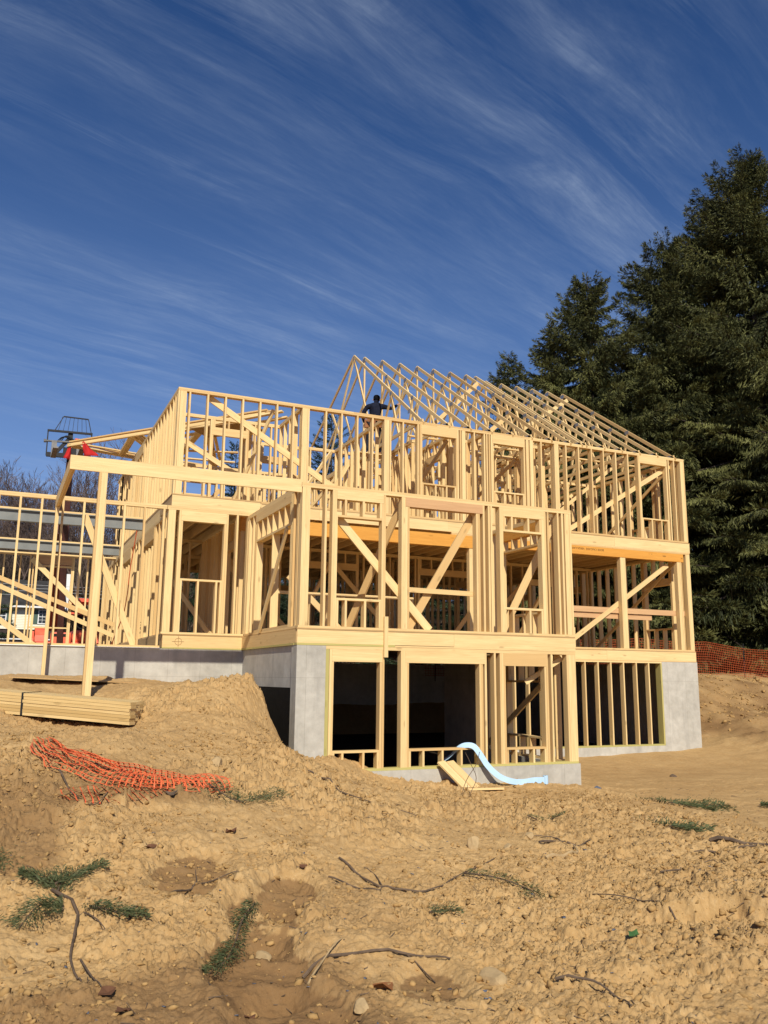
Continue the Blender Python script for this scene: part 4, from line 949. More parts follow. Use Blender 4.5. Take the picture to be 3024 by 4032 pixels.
# ------------------------------------------------------------------ fallen net on the soil
net = tag(empty('fallen_net', (1.2, 8.7, gz(1.2, 8.7))), 'crumpled orange red plastic netting lying on the soil at the left', 'netting')
def sheet(path, width, name, seed, nu, nv, fold):
    path = np.array(path, float); l = np.concatenate([[0], np.cumsum(np.hypot(*np.diff(path, axis=0).T))])
    U, Vv = np.meshgrid(np.linspace(0, 1, nu*5), np.linspace(-.5, .5, nv*3), indexing='ij')
    s = U*l[-1]
    px = np.interp(s, l, path[:, 0]); py = np.interp(s, l, path[:, 1])
    tx = np.gradient(px, axis=0); ty = np.gradient(py, axis=0); q = np.hypot(tx, ty)+1e-9; tx, ty = tx/q, ty/q
    wd = width*(.6+.4*np.sin(U*math.pi)**.6)*(1+.5*vnoise(U*5, U*0+seed, seed))
    ph = math.pi*(Vv+.5)*1.05; roll = (fold > .06)
    rad = wd*.5*(1+.35*vnoise(U*9, Vv*2+seed, seed+1))
    b = np.where(roll, -rad*np.cos(ph), Vv*wd) + .05*vnoise(U*9, Vv*4+seed, seed+1)
    x = px-ty*b+.04*vnoise(U*5, Vv*3, seed+2); y = py+tx*b+.04*vnoise(U*5+7, Vv*3, seed+3)
    z = ground_base(x, y)+.03+np.where(roll, fold*(1+.9*vnoise(U*6, U*0, seed+4))*np.maximum(0, np.sin(ph))+.05*vnoise(U*13, Vv*5, seed+5), .045*vnoise(U*9, Vv*4, seed+5)+.03)
    G = np.stack([x, y, z], -1); rows = []
    for i in range(0, nu*5, 5): rows.append((G[i], np.tile(np.array([tx[i].mean(), ty[i].mean(), .3]), (nv*3, 1))))
    for j in range(0, nv*3, 3): rows.append((G[:, j], np.stack([-ty[:, j], tx[:, j], 0*tx[:, j]+.3], 1)))
    return strands(rows, .012, 'net_red', name, net)
sheet([(.50, 9.85), (.60, 9.40), (.80, 8.98), (1.05, 8.70), (1.40, 8.48), (1.75, 8.42), (2.16, 8.52)], .40, 'net_fold', 3, 44, 9, .075)
sheet([(.58, 9.55), (.85, 9.0), (1.2, 8.62), (1.6, 8.45), (2.0, 8.47)], .24, 'net_fold', 8, 38, 6, .08)
sheet([(1.55, 8.36), (1.25, 8.22), (.95, 8.08), (.60, 8.03)], .50, 'net_flap', 5, 17, 7, .05)
# ------------------------------------------------------------------ lumber pack
Ld = Vector((-.80, .60, .062)).normalized(); Wd = Vector((.30, .954, 0)).normalized(); c0 = Vector((1.60, 11.22, -.60))
pack = tag(empty('lumber_pack', c0), 'strapped pack of long yellow planks lying on the soil at the left edge', 'lumber')
for k in range(7):
    for j in range(6):
        off = random.uniform(-.015, .015)
        a = c0+Wd*(j*.141+.07)+Vector((0, 0, .02+k*.0395))+Ld*(-off)+Wd*random.uniform(-.006, .004)
        q = MB(); q.beam(a, a+Ld*4.3, .138, .0365, ti=random.random()); q.build('plank', 'stack', pack)
q = MB()
a = c0+Ld*1.55-Wd*.008+Vector((0, 0, -.0))
q.beam(a, a+Vector((0, 0, .283)), .028, .004, up=tuple(Wd)).beam(a+Vector((0, 0, .283)), a+Vector((0, 0, .283))+Wd*.86, .028, .004, up=(0, 0, 1)); q.build('strap', 'black', pack)
# ------------------------------------------------------------------ plywood sheets
for nm, xa, xb, dz, lab in (('plywood_sheet', .22, .93, 0.0, 'small plywood sheet lying on the soil below the concrete, left of the larger sheet'), ('plywood_sheet', .935, 2.62, .0, 'long plywood sheet bridging a hollow in front of the concrete wall')):
    q = MB(); x0, x1 = xa, xb
    def zt(x): return -.035-.040*x
    v = [(x0, 14.85-.10*x0, zt(x0)), (x1, 14.85-.10*x1, zt(x1)), (x1-.06*x1/2.6, 16.15, zt(x1)+.05), (x0+.15*(x0 < .5), 16.15, zt(x0)+.05)]
    v = v+[(a, b, c+.018) for a, b, c in v]
    q.raw(v, BF); tag(q.build(nm, 'ply'), lab, 'plywood')
# ------------------------------------------------------------------ boards and foam at the sill
def plank(name, p0, p1, w, t, up, lab, cat='board', mat='wood', group=None):
    q = MB(); q.beam(p0, p1, w, t, up); return tag(q.build(name, mat), lab, cat, group)
gs = gb(7.2, 12.5)+.02
plank('loose_board', (6.94, 13.10, -1.36), (7.11, 12.52, gs+.02), .16, .030, (0, -.4, 1), 'left one of two boards leaning on the foundation sill', group='boards leaning on the sill')
plank('loose_board', (7.108, 13.11, -1.36), (7.285, 12.54, gs+.02), .16, .030, (0, -.4, 1), 'right one of two boards leaning on the foundation sill', group='boards leaning on the sill')
plank('loose_board', (7.02, 12.40, gs+.03), (7.66, 12.34, gs+.025), .12, .034, (0, .1, 1), 'short board lying flat on the soil at the foot of the leaning boards')
foam = tag(empty('foam_strip', (8.0, 12.9, gb(8.0, 12.9))), 'pale blue foam strip unrolled from the window opening to a roll on the soil', 'foam strip')
fp = [(7.12, 13.45, -1.40), (7.22, 13.33, -1.30), (7.33, 13.24, -1.165), (7.44, 13.17, -1.105), (7.56, 13.09, -1.12), (7.66, 13.04, -1.25), (7.78, 12.99, -1.44), (7.95, 12.93, -1.60), (8.15, 12.88, -1.685), (8.38, 12.86, -1.71), (8.6, 12.84, -1.69), (8.80, 12.82, -1.69)]
nrm = [(.5, .3, .5), (.5, .3, .6), (.3, .5, .75), (.3, .45, .8), (.62, .1, .75), (.8, -.05, .55), (.8, -.05, .58), (.7, 0, .7), (.5, .05, .85), (.25, .1, .95), (0, .1, 1), (0, .05, 1)]
def spline(P, k=6):
    P = np.array(P, float); out = []
    for i in range(len(P)-1):
        a, b, c, d = P[max(i-1, 0)], P[i], P[i+1], P[min(i+2, len(P)-1)]
        for t in np.linspace(0, 1, k, endpoint=False): out.append(.5*((2*b)+(-a+c)*t+(2*a-5*b+4*c-d)*t*t+(-a+3*b-3*c+d)*t**3))
    out.append(P[-1]); return np.array(out)
C = spline(fp); Nn = spline(nrm); q = MB()
wv = []; 
for p, s in zip(C, Nn): s = s/np.linalg.norm(s); wv.append((p-s*.050, p+s*.050))
m = len(wv); th = np.array([.0, -.004, .0])
V = [tuple(a) for a, b in wv]+[tuple(b) for a, b in wv]+[tuple(a+th) for a, b in wv]+[tuple(b+th) for a, b in wv]
Fq = [(i, i+1, m+i+1, m+i) for i in range(m-1)]+[(2*m+i+1, 2*m+i, 3*m+i, 3*m+i+1) for i in range(m-1)]+[(i+1, i, 2*m+i, 2*m+i+1) for i in range(m-1)]+[(m+i, m+i+1, 3*m+i+1, 3*m+i) for i in range(m-1)]
q.raw(V, Fq); q.build('strip', 'foam', foam)
q = MB(); g0 = gb(8.86, 12.9)
q.tube([(8.85, 12.86, g0+.03), (8.85, 12.86, g0+.17)], .046, 18); o = q.build('roll', 'foam', foam)
q = MB(); q.tube([(8.85, 12.86, g0+.1705), (8.85, 12.86, g0+.172)], .016, 12); q.build('roll_core', 'steel_dark', o)
# ------------------------------------------------------------------ sticks, cut boughs, stones, leaves
def on(x, y, d=.012): return (x, y, gz(x, y)+d)
def stick(pts, rad, lab, twigs=(), raise_=(), mat='twig'):
    rad *= .78
    P = spline([on(*p) if len(p) == 2 else p for p in pts], 4)
    for p in P:
        if p[2] < gz(p[0], p[1])+rad*.9: p[2] = gz(p[0], p[1])+rad*.9
    if True:
        t = tag(empty('fallen_stick', tuple(P[0])), lab, 'stick', 'sticks lying on the soil')
    q = MB(); q.tube([tuple(p+np.array([0, 0, .006*math.sin(i*1.3)])) for i, p in enumerate(P)], [rad*(1-.6*i/len(P)) for i in range(len(P))], 6); q.build('stem', mat, t)
    for tw in twigs:
        Q = spline([on(*p) if len(p) == 2 else p for p in tw], 3)
        for p in Q: p[2] = max(p[2], gz(p[0], p[1])+rad*.5)
        q = MB(); q.tube([tuple(p) for p in Q], [rad*.55*(1-.6*i/len(Q)) for i in range(len(Q))], 5); q.build('twig', mat, t)
    return t
stick([(.47, 6.32), (.60, 6.02), (.57, 5.72), (.53, 5.45), (.53, 5.20), (.545, 4.98)], .015, 'thick bent grey stick below the green bough at the lower left', [[(.575, 5.35), (.60, 5.05), (.63, 4.85)], [(.59, 5.9), (.64, 5.95), (.70, 5.8), (.73, 5.62)]])
stick([(2.72, 6.92), (2.78, 6.60), (2.85, 6.38), (3.05, 6.22), (3.28, 6.26), (3.58, 6.49), (4.16, 6.84)], .013, 'long curved stick sagging across the middle of the clods', [[(2.87, 6.4), (2.9, 6.6), (2.87, 6.75)]])
stick([(2.47, 6.5), (2.62, 6.25), (2.72, 6.12), (2.80, 6.25)], .010, 'small hooked stick left of the long curved one')
stick([(4.62, 6.74), (4.85, 6.80), (5.12, 6.95), (5.2, 7.12)], .024, 'thick pale broken stick in front of a shaded hollow', mat='stone')
stick([(4.9, 7.25), (5.15, 7.3), (5.3, 7.2), (5.55, 7.32)], .016, 'dark crooked stick just behind the pale broken one', [[(5.2, 7.28), (5.1, 7.45), (5.0, 7.5)]])
stick([(3.35, 9.6), (3.6, 9.2), (3.95, 8.9), (4.3, 8.6)], .012, 'thin dark stick lying below the leaning boards')
stick([(.63, 8.75, gz(.63, 8.75)+.06), (.72, 8.3), (.80, 7.92), (.86, 7.84), (.98, 8.0)], .012, 'bent stick lying across the orange red netting')
stick([(6.7, 6.9), (6.95, 6.55), (7.0, 6.3), (6.85, 5.7)], .026, 'thick dark branch reaching in from the right edge', [[(6.95, 6.5), (6.6, 6.55), (6.3, 6.7)], [(6.9, 6.1), (7.2, 5.8)]])
stick([(2.95, 4.24), (3.06, 4.12), (3.12, 3.95), (3.10, 3.8)], .011, 'dark curved stick at the bottom edge right of the middle')
stick([(1.70, 4.75), (1.88, 4.98), (2.05, 5.15)], .009, 'straight pale splinter beside the lower bucket mark', mat='stone')
stick([(5.3, 6.05), (5.55, 6.0), (5.8, 6.15), (6.1, 6.2)], .010, 'thin grey stick lying in front of the dark branch')
stick([(1.2, 6.1), (1.4, 6.4), (1.55, 6.55), (1.75, 6.45)], .010, 'thin forked twig near the upper bucket mark', [[(1.45, 6.45), (1.5, 6.75)]])
stick([(1.75, 4.98), (2.1, 5.02), (2.45, 4.95), (2.6, 4.8)], .014, 'grey stick lying over the bucket mark at the bottom', [[(2.4, 4.97), (2.45, 4.7)]])
stick([(4.5, 5.0), (4.55, 5.4), (4.4, 5.8)], .009, 'thin dark twig standing out of the clods at the lower right', [[(4.5, 5.1), (4.6, 5.2)]])
sap = tag(empty('dead_sapling', on(6.63, 11.75)), 'thin leafless sapling standing in front of the leaning boards', 'sapling')
for pts in ([(6.63, 11.75), (6.60, 11.76), (6.70, 11.8), (6.92, 11.9), (6.98, 11.9)], [(6.66, 11.75), (6.72, 11.72), (6.86, 11.8), (6.80, 11.85), (6.70, 11.85)]):
    g0 = gz(6.63, 11.75); hs = [0, .12, .3, .5, .68]; q = MB(); q.tube([tuple(p) for p in spline([(a, b, g0+h) for (a, b), h in zip(pts, hs)], 5)], .005, 5); q.build('stem', 'twig', sap)
def bough(pts, width, lab, n=700, hgt=.05, name='cut_bough', len_=.034):
    n = int(n*1.0); hgt *= .55; width *= 1.25
    P = spline([on(p[0], p[1], .03 if len(p) < 3 else p[2]) for p in pts], 8)
    t = tag(empty(name, tuple(P[0])), lab, 'bough', 'cut evergreen boughs on the soil')
    q = MB(); q.tube([tuple(p) for p in P], [.008*(1-.7*i/len(P)) for i in range(len(P))], 5); q.build('stem', 'twig', t)
    k = rng.integers(0, len(P)-1, n); f = rng.random(n)[:, None]; root = P[k]*(1-f)+P[k+1]*f; d = P[k+1]-P[k]; d = d/np.linalg.norm(d, axis=1)[:, None]
    sd = np.stack([-d[:, 1], d[:, 0], 0*d[:, 0]], 1); s = rng.normal(size=n)*width*.42
    root = root+sd*s[:, None]+np.stack([0*s, 0*s, hgt*rng.random(n)], 1)
    o = d*.8+sd*(np.sign(s)*rng.uniform(.3, 1.1, n))[:, None]+np.stack([0*s, 0*s, rng.uniform(-.3, .6, n)], 1)+rng.normal(size=(n, 3))*.2
    o /= np.linalg.norm(o, axis=1)[:, None]; l = (len_*rng.uniform(.5, 1.2, n))[:, None]; w = np.cross(o, rng.normal(size=(n, 3))); w /= np.linalg.norm(w, axis=1)[:, None]; w *= l*.085
    V = np.stack([root, root+o*l*.5+w, root+o*l, root+o*l*.5-w], 1).reshape(-1, 3)
    np_obj('needles', V, np.arange(len(V)).reshape(-1, 4), 'cutgreen', t, tint=np.repeat(rng.random(n), 4)); return t
bough([(.50, 6.35), (.40, 6.48), (.28, 6.50)], .10, 'green bough pointing left at the top of the thick bent stick', 1000)
bough([(.49, 6.35), (.64, 6.52), (.82, 6.58)], .09, 'green bough pointing right at the top of the thick bent stick', 1000)
bough([(.50, 6.3), (.53, 6.42), (.54, 6.60)], .09, 'short green bough between the two at the top of the bent stick', 500)
bough([(.52, 5.98), (.38, 5.98), (.27, 5.82)], .14, 'dull green bough lying left of the thick bent stick', 1300)
bough([(.68, 6.02), (.78, 5.86), (.86, 5.74), (.98, 5.74)], .09, 'green bough curving right of the thick bent stick', 1100)
bough([(1.72, 5.90), (1.60, 5.76), (1.46, 5.42), (1.36, 5.22), (1.22, 5.03)], .07, 'long curved green bough beside the middle bucket mark', 1700)
bough([(1.95, 8.35), (2.15, 8.12), (2.35, 8.22), (2.62, 8.22)], .28, 'spread green bough right of the orange red netting', 1600, .08)
bough([(.02, 7.0), (.10, 6.8), (.06, 6.6)], .14, 'green bough cut off by the left edge', 900)
bough([(8.9, 9.9), (9.3, 9.95), (9.75, 9.7)], .55, 'flat patch of green boughs at the right on the smooth soil', 1100, .03, len_=.08)
bough([(6.95, 7.75), (7.15, 7.75), (7.3, 7.55)], .35, 'flat patch of green boughs nearer the camera at the right', 800, .03, len_=.07)
bough([(3.68, 6.55), (3.85, 6.3), (4.0, 6.05), (3.9, 5.85)], .10, 'faded green bough hanging below the long curved stick', 600)
bough([(5.6, 8.5), (5.85, 8.55), (6.0, 8.4)], .18, 'small green bough in front of the smooth soil', 500, .05)
bough([(10.3, 9.6), (10.6, 9.3), (11.0, 9.1)], .2, 'green bough near the right edge on the smooth soil', 500, .03, len_=.08)
bough([(2.95, 5.75), (3.15, 5.7)], .10, 'tiny tuft of green needles among the clods in the middle', 300)
def rock(x, y, r, sx, sy, sz, lab, mat='stone', seed=0):
    bm = bmesh.new(); bmesh.ops.create_icosphere(bm, subdivisions=3, radius=1); rr = random.Random(seed)
    pl = [(Vector((rr.gauss(0, 1), rr.gauss(0, 1), rr.gauss(.2, .8))).normalized(), rr.uniform(.55, .8)) for _ in range(9)]
    for v in bm.verts:
        c = v.co.copy()
        for nn, d in pl:
            e = c.dot(nn)
            if e > d: c -= nn*(e-d)
        c += c.normalized()*rr.uniform(-.02, .02)
        v.co = Vector((c.x*sx, c.y*sy, c.z*sz))*r
    me = bpy.data.meshes.new('stone'); bm.to_mesh(me); bm.free(); me.materials.append(M[mat]); o = bpy.data.objects.new('stone', me); COL.objects.link(o)
    o.location = (x, y, gz(x, y)+r*sz*.25); o.rotation_euler = (rr.uniform(-.2, .2), rr.uniform(-.2, .2), rr.uniform(0, 6)); return tag(o, lab, 'stone', 'pale stones in the soil')
rock(2.72, 4.52, .085, 1.3, .9, .75, 'largest pale stone low in the picture near the middle', seed=3); rock(4.15, 7.2, .085, .9, .7, 1.2, 'blocky pale stone standing beyond the long curved stick', seed=5)
rock(4.55, 7.25, .055, 1.2, .8, .6, 'flat pale stone right of the blocky one', seed=6); rock(4.95, 7.5, .05, 1, .9, .8, 'small round pale stone near the dark crooked stick', seed=8)
rock(1.85, 4.35, .05, 1, 1, .8, 'pale stone in the bottom bucket mark', seed=9); rock(1.62, 5.35, .06, 1.4, .8, .6, 'pale stone on the rim of the middle bucket mark', seed=10)
rock(2.25, 9.4, .09, 1.2, .9, .8, 'stone on the slope above the netting', seed=12); rock(9.75, 12.6, .06, 1.3, .8, .7, 'dark lump lying right of the foundation corner', 'slate', 13); rock(12.9, 14.2, .07, 1.3, .9, .7, 'brown lump on the smooth soil before the right opening', 'twig', 14)
def leaf(x, y, s, lab, mat='deadleaf', seed=0):
    rr = random.Random(seed); q = MB(); V = [(0, 0, .03*s*10*.1)]; n = 9
    for k in range(n):
        a = 2*math.pi*k/n; r_ = s*(1 if k % 2 else .62)*rr.uniform(.8, 1.1); V.append((r_*math.cos(a), r_*.75*math.sin(a), rr.uniform(0, .5)*s))
    Fc = [(0, 1+k, 1+(k+1) % n) for k in range(n)]; g0 = gz(x, y)+.012
    V2 = [(a+x, b+y, c+g0) for a, b, c in V]; V3 = [(a, b, c-.002) for a, b, c in V2]
    q.raw(V2+V3, Fc+[tuple(n+1+i for i in reversed(f)) for f in Fc]+[(1+k, n+2+k, n+2+(k+1) % n, 1+(k+1) % n) for k in range(n)]); return tag(q.build('fallen_leaf', mat), lab, 'leaf', 'leaves fallen on the soil')
for x, y, s, lab, mt in [(1.20, 6.95, .06, 'curled brown leaf in the upper bucket mark', 'deadleaf'), (1.92, 7.35, .07, 'brown leaf below the spread green bough', 'deadleaf'), (.66, 4.80, .06, 'brown leaf at the foot of the thick bent stick', 'deadleaf'), (.70, 4.55, .05, 'brown leaf near the bottom left corner', 'deadleaf'),
                         (3.9, 4.72, .06, 'green leaf at the lower right on the soil', 'greenleaf'), (2.05, 4.52, .09, 'rust brown leaf curled inside the bottom bucket mark', 'leather'), (.95, 8.05, .07, 'black scrap caught in the netting', 'black'), (1.55, 8.1, .08, 'dark rotten leaf below the netting', 'twig'), (2.3, 6.6, .05, 'brown leaf right of the upper bucket mark', 'deadleaf'), (1.35, 4.65, .05, 'small dark leaf on the left of the bottom mark', 'deadleaf')]:
    leaf(x, y, s, lab, mt, int(x*100))
tag(scatter(330, (.2, 7.0), (3.4, 7.4), (.008, .022), 2, None, 'slate', 'slate_chips', .35), 'dark blue grey slate chips strewn over the soil', 'chips')
# ------------------------------------------------------------------ telescopic handler with its forks up
tl = tag(empty('telehandler', (2.2, 33.5, .4)), 'orange red telescopic handler behind the garage frame with its dark boom raised', 'telehandler')
def P_(name, mat, parent=None, *boxes):
    q = MB()
    for b in boxes: q.box(*b)
    o = q.build(name, mat, parent or tl)
    return o
def bev(o, w=.05):
    bm = bmesh.new(); bm.from_mesh(o.data); bmesh.ops.bevel(bm, geom=bm.edges[:], offset=w, segments=2, affect='EDGES', profile=.6); bm.to_mesh(o.data); bm.free(); return o
bev(P_('chassis', 'orange_paint', None, (1.25, 3.35, 33.0, 37.5, .75, 1.18)), .06)
bev(P_('hood', 'orange_paint', None, (2.45, 3.35, 33.1, 36.6, 1.181, 1.62)), .10)
bev(P_('front_panel', 'orange_paint', None, (1.72, 2.42, 32.85, 33.2, .7, 1.52)), .08)
P_('front_grille', 'black', None, (1.80, 2.30, 32.835, 32.849, 1.36, 1.46))
for x, y in ((1.25, 33.7), (3.2, 33.7), (1.25, 36.8), (3.2, 36.8)):
    q = MB(); q.tube([(x, y, .98), (x+.36, y, .98)], .56, 22); w = q.build('wheel', 'black', tl)
    for k in range(14):
        a = 2*math.pi*k/14
        q = MB(); q.beam((x+.0, y+.575*math.cos(a), .98+.575*math.sin(a)), (x+.36, y+.575*math.cos(a+.2), .98+.575*math.sin(a+.2)), .09, .05, up=(0, math.cos(a), math.sin(a))); q.build('tyre_lug', 'black', w)
    q = MB(); q.tube([(x-.01, y, .98), (x+.37, y, .98)], .27, 16); q.build('rim', 'orange_paint', w)
    q = MB()
    for k in range(7):
        a0 = math.radians(15+k*21.5); a1 = math.radians(15+(k+1)*21.5)
        q.beam((x+.18, y+.72*math.cos(a0), .98+.72*math.sin(a0)), (x+.18, y+.72*math.cos(a1), .98+.72*math.sin(a1)), .44, .04, up=(0, math.cos((a0+a1)/2), math.sin((a0+a1)/2)))
    q.build('fender', 'orange_paint', tl)
q = MB()
for x in (2.42, 3.28):
    for y in (33.9, 35.3): q.beam((x, y, 1.6), (x, y, 2.75), .07, .07)
for z in (2.75, 2.28): q.beam((2.42, 33.9, z), (3.28, 33.9, z), .07, .07, up=(0, 0, 1)).beam((2.42, 35.3, z), (3.28, 35.3, z), .07, .07).beam((2.42, 33.9, z), (2.42, 35.3, z), .07, .07).beam((3.28, 33.9, z), (3.28, 35.3, z), .07, .07)
cab = q.build('cab_frame', 'orange_paint', tl); P_('cab_roof', 'orange_paint', cab, (2.38, 3.32, 33.86, 35.34, 2.79, 2.84))
P_('seat', 'black', cab, (2.65, 3.05, 34.7, 35.1, 1.62, 1.75), (2.65, 3.05, 35.101, 35.2, 1.62, 2.3))
q = MB()
for k in range(14):
    a0 = 2*math.pi*k/14; a1 = a0+2*math.pi/14; q.beam((2.85+.19*math.cos(a0), 34.15+.08*math.sin(a0), 1.90+.17*math.sin(a0)), (2.85+.19*math.cos(a1), 34.15+.08*math.sin(a1), 1.90+.17*math.sin(a1)), .03, .03)
q.build('steering_wheel', 'black', cab)
b0 = Vector((1.95, 36.6, 1.9)); b1 = Vector((1.60, 27.75, 6.85)); bd = (b1-b0)
q = MB(); q.beam(b0, b0+bd*.62, .36, .42); bm_ = q.build('boom', 'boom', tl)
q = MB(); q.beam(b0+bd*.60, b0+bd*.86, .28, .33); q.build('boom_section', 'boom', bm_)
q = MB(); q.beam(b0+bd*.84, b1, .21, .25); q.build('boom_section', 'steel_dark', bm_)
# the dark upright mast tube under the carriage
q = MB(); q.beam((1.86, 29.9, .9), (1.60, 27.9, 6.6), .19, .22); q.build('mast_tube', 'boom', tl)
P_('boom_lamp', 'orange_paint', bm_, (1.80, 1.95, 28.5, 28.6, 4.75, 4.95))
# fork carriage
cz = 27.0
q = MB()
q.beam((.84, cz, 7.31), (2.14, cz, 7.345), .06, .06).beam((.86, cz, 6.52), (.86, cz, 7.30), .035, .035, up=(0, 1, 0)).beam((2.12, cz, 6.55), (2.12, cz, 7.33), .035, .035, up=(0, 1, 0))
q.beam((.86, cz, 6.56), (2.12, cz, 6.60), .10, .13)
ca_ = q.build('fork_carriage', 'steel_dark', tl)
q = MB(); q.beam((1.27, cz, 7.80), (1.99, cz, 7.80), .035, .035)
q.beam((1.27, cz, 7.80), (1.05, cz, 7.34), .022, .022, up=(0, 1, 0)).beam((1.99, cz, 7.80), (2.10, cz, 7.37), .022, .022, up=(0, 1, 0))
for k in range(7):
    f_ = (k+.6)/7.4; q.beam((1.15+.83*f_+.02, cz, 7.79), (1.06+1.02*f_, cz, 7.33), .012, .012, up=(0, 1, 0))
q.build('load_backrest', 'steel_dark', ca_)
q = MB(); q.tube([(.80, cz-.02, 6.97), (1.76, cz-.02, 7.02)], .032, 10); sh = q.build('fork_shaft', 'steel_grey', ca_)
q = MB(); q.tube([(.76, cz-.02, 6.968), (.83, cz-.02, 6.972)], .055, 10); q.build('shaft_collar', 'steel_grey', sh)
for x in (1.06, 1.78):
    q = MB(); q.box(x-.075, x+.075, cz-.09, cz-.031, 6.46, 6.99).box(x-.07, x+.07, cz-1.3, cz-.091, 6.46, 6.51); q.build('fork', 'steel_grey', ca_)
q = MB(); q.box(1.44, 1.58, cz+.03, cz+.2, 6.62, 7.3).box(1.34, 1.70, cz+.05, cz+.25, 6.66, 6.85); q.build('tilt_bracket', 'steel_dark', ca_)
q = MB(); q.beam((1.12, cz+.05, 6.64), (1.50, cz+.05, 7.16), .10, .10); q.build('tilt_cylinder', 'steel_dark', ca_)
for k in range(3):
    q = MB(); q.tube([tuple(p) for p in spline([(1.15+.05*k, cz+.02, 7.02), (1.28+.04*k, cz-.03, 7.14+.02*k), (1.48, cz-.02, 7.12+.02*k), (1.66+.03*k, cz, 7.02), (1.72, cz, 6.85)], 6)], .016, 6); q.build('hose', 'black', ca_)
P_('head_block', 'orange_paint', ca_, (1.66, 1.80, cz+.25, cz+.5, 6.75, 7.22)); P_('head_plate', 'white', ca_, (1.46, 1.78, cz+.24, cz+.249, 6.72, 7.06))
# ------------------------------------------------------------------ trusses lying flat across the forks and the left wall
def flat_truss(dz, lab, dx=0.0, dy=0.0, swap=0):
    t = tag(empty('flat_roof_truss', (3, 24, 6.5+dz)), lab, 'roof truss', 'roof trusses laid flat over the left wall')
    T = Vector((1.38+dx, 25.60+dy, 6.52+dz)); A = Vector((5.75+dx, 20.35+dy, 6.58+dz)); B = Vector((6.4+dx, 27.6+dy-8*abs(dx-.06), 6.52+dz))
    def c(n_, p, q_): m = MB(); m.beam(p, q_, .089, .036); m.build(n_, 'wood', t)
    c('top_chord', T, A); c('bottom_chord', T+(B-T)*.02, B)
    for k, (u, v) in enumerate(((.35, .30), (.35, .62), (.72, .62), (.72, .92))): c('web', T.lerp(A, u), T.lerp(B, v))
    return t
flat_truss(0, 'undermost flat roof truss resting on the forks beside the red flags')
flat_truss(.039, 'second flat roof truss from the bottom of the pile over the left wall', .10, -.06)
flat_truss(.078, 'third flat roof truss from the bottom of the pile over the left wall', .02, .10)
flat_truss(.117, 'fourth flat roof truss, just under the uppermost of the pile', .16, -.02)
flat_truss(.156, 'uppermost flat roof truss of the pile over the left wall', .06, .05)
for k, (p0, p1) in enumerate([((3.4, 24.8, 6.49), (6.0, 24.0, 6.49)), ((3.4, 25.5, 6.49), (6.2, 25.2, 6.49))]):
    plank('loose_plank', p0, p1, .14, .034, (0, 0, 1), ('front' if k == 0 else 'rear')+' loose plank lying under the flat trusses over the left wall', 'board', group='loose planks under the flat trusses')
# sheet laid on the upper walls
q = MB(); q.beam((4.3, 21.4, 6.19), (5.5, 20.2, 6.20), .9, .02, (0, 0, 1)); tag(q.build('plywood_sheet', 'ply'), 'plywood sheet laid flat on top of the upper left walls', 'plywood')
plank('loose_plank', (3.6, 22.0, 6.24), (6.1, 20.0, 6.62), .14, .036, (0, 0, 1), 'upper plank poking out above the left upstairs wall', group='planks poking out above the left wall'); plank('loose_plank', (3.7, 22.2, 6.18), (6.25, 20.05, 6.50), .14, .036, (0, 0, 1), 'lower plank poking out above the left upstairs wall', group='planks poking out above the left wall')
def flag(pts, lab):
    q = MB(); n = 6; V = []; 
    a, b, c, d = [Vector(p) for p in pts]
    for i in range(n+1):
        for j in range(n+1):
            u, v = i/n, j/n; p = (a.lerp(b, u)).lerp(d.lerp(c, u), v); p = p+Vector((0, .05*math.sin(u*6+v*3), .012*math.sin(v*9))); V.append(tuple(p))
    q.raw(V, [(i*(n+1)+j, (i+1)*(n+1)+j, (i+1)*(n+1)+j+1, i*(n+1)+j+1) for i in range(n) for j in range(n)])
    o = q.build('red_flag', 'red_flag', smooth=True); md = o.modifiers.new('thick', 'SOLIDIFY'); md.thickness = .004; return tag(o, lab, 'flag', 'red warning flags on the flat trusses')
flag([(1.40, 25.55, 6.50), (1.46, 25.55, 6.50), (1.50, 25.50, 6.08), (1.27, 25.52, 6.14)], 'narrow red flag hanging from the pointed tip of the flat trusses')
flag([(1.72, 25.1, 6.58), (1.77, 25.1, 6.58), (2.18, 24.8, 6.15), (1.80, 24.9, 6.1)], 'broad red flag hanging behind the end of the long porch header')
# ------------------------------------------------------------------ neighbouring house
K_ = 95/70.0; Y_ = 95.0
nh = tag(empty('neighbour_house', (0, 97, 3.5)), 'cream clapboard house with green shutters and dark roof behind the garage frame', 'house')
zb_, ze_, zr_ = 3.37*K_, 5.02*K_, 7.3*K_; xa_, xb_ = -14.0, 5.9
q = MB(); h = .165; z = zb_; V = []
while z < ze_:
    q.raw([(xa_, Y_-.03, z), (xb_, Y_-.03, z), (xb_, Y_, min(z+h, ze_)), (xa_, Y_, min(z+h, ze_)), (xa_, Y_+.05, z), (xb_, Y_+.05, z)], [(0, 1, 2, 3), (1, 0, 4, 5)]); z += h
q.box(xa_, xb_, Y_+.06, Y_+9, zb_, ze_); wl = q.build('wall', 'siding', nh)
P_('foundation', 'brickbase', nh, (xa_, xb_, Y_+.10, Y_+8.9, .5, zb_)); P_('base_trim', 'white', nh, (xa_, xb_, Y_-.05, Y_+.04, zb_-1.05, zb_-.93))
q = MB(); y0, y1, ym = Y_-.7, Y_+9.7, Y_+4.5
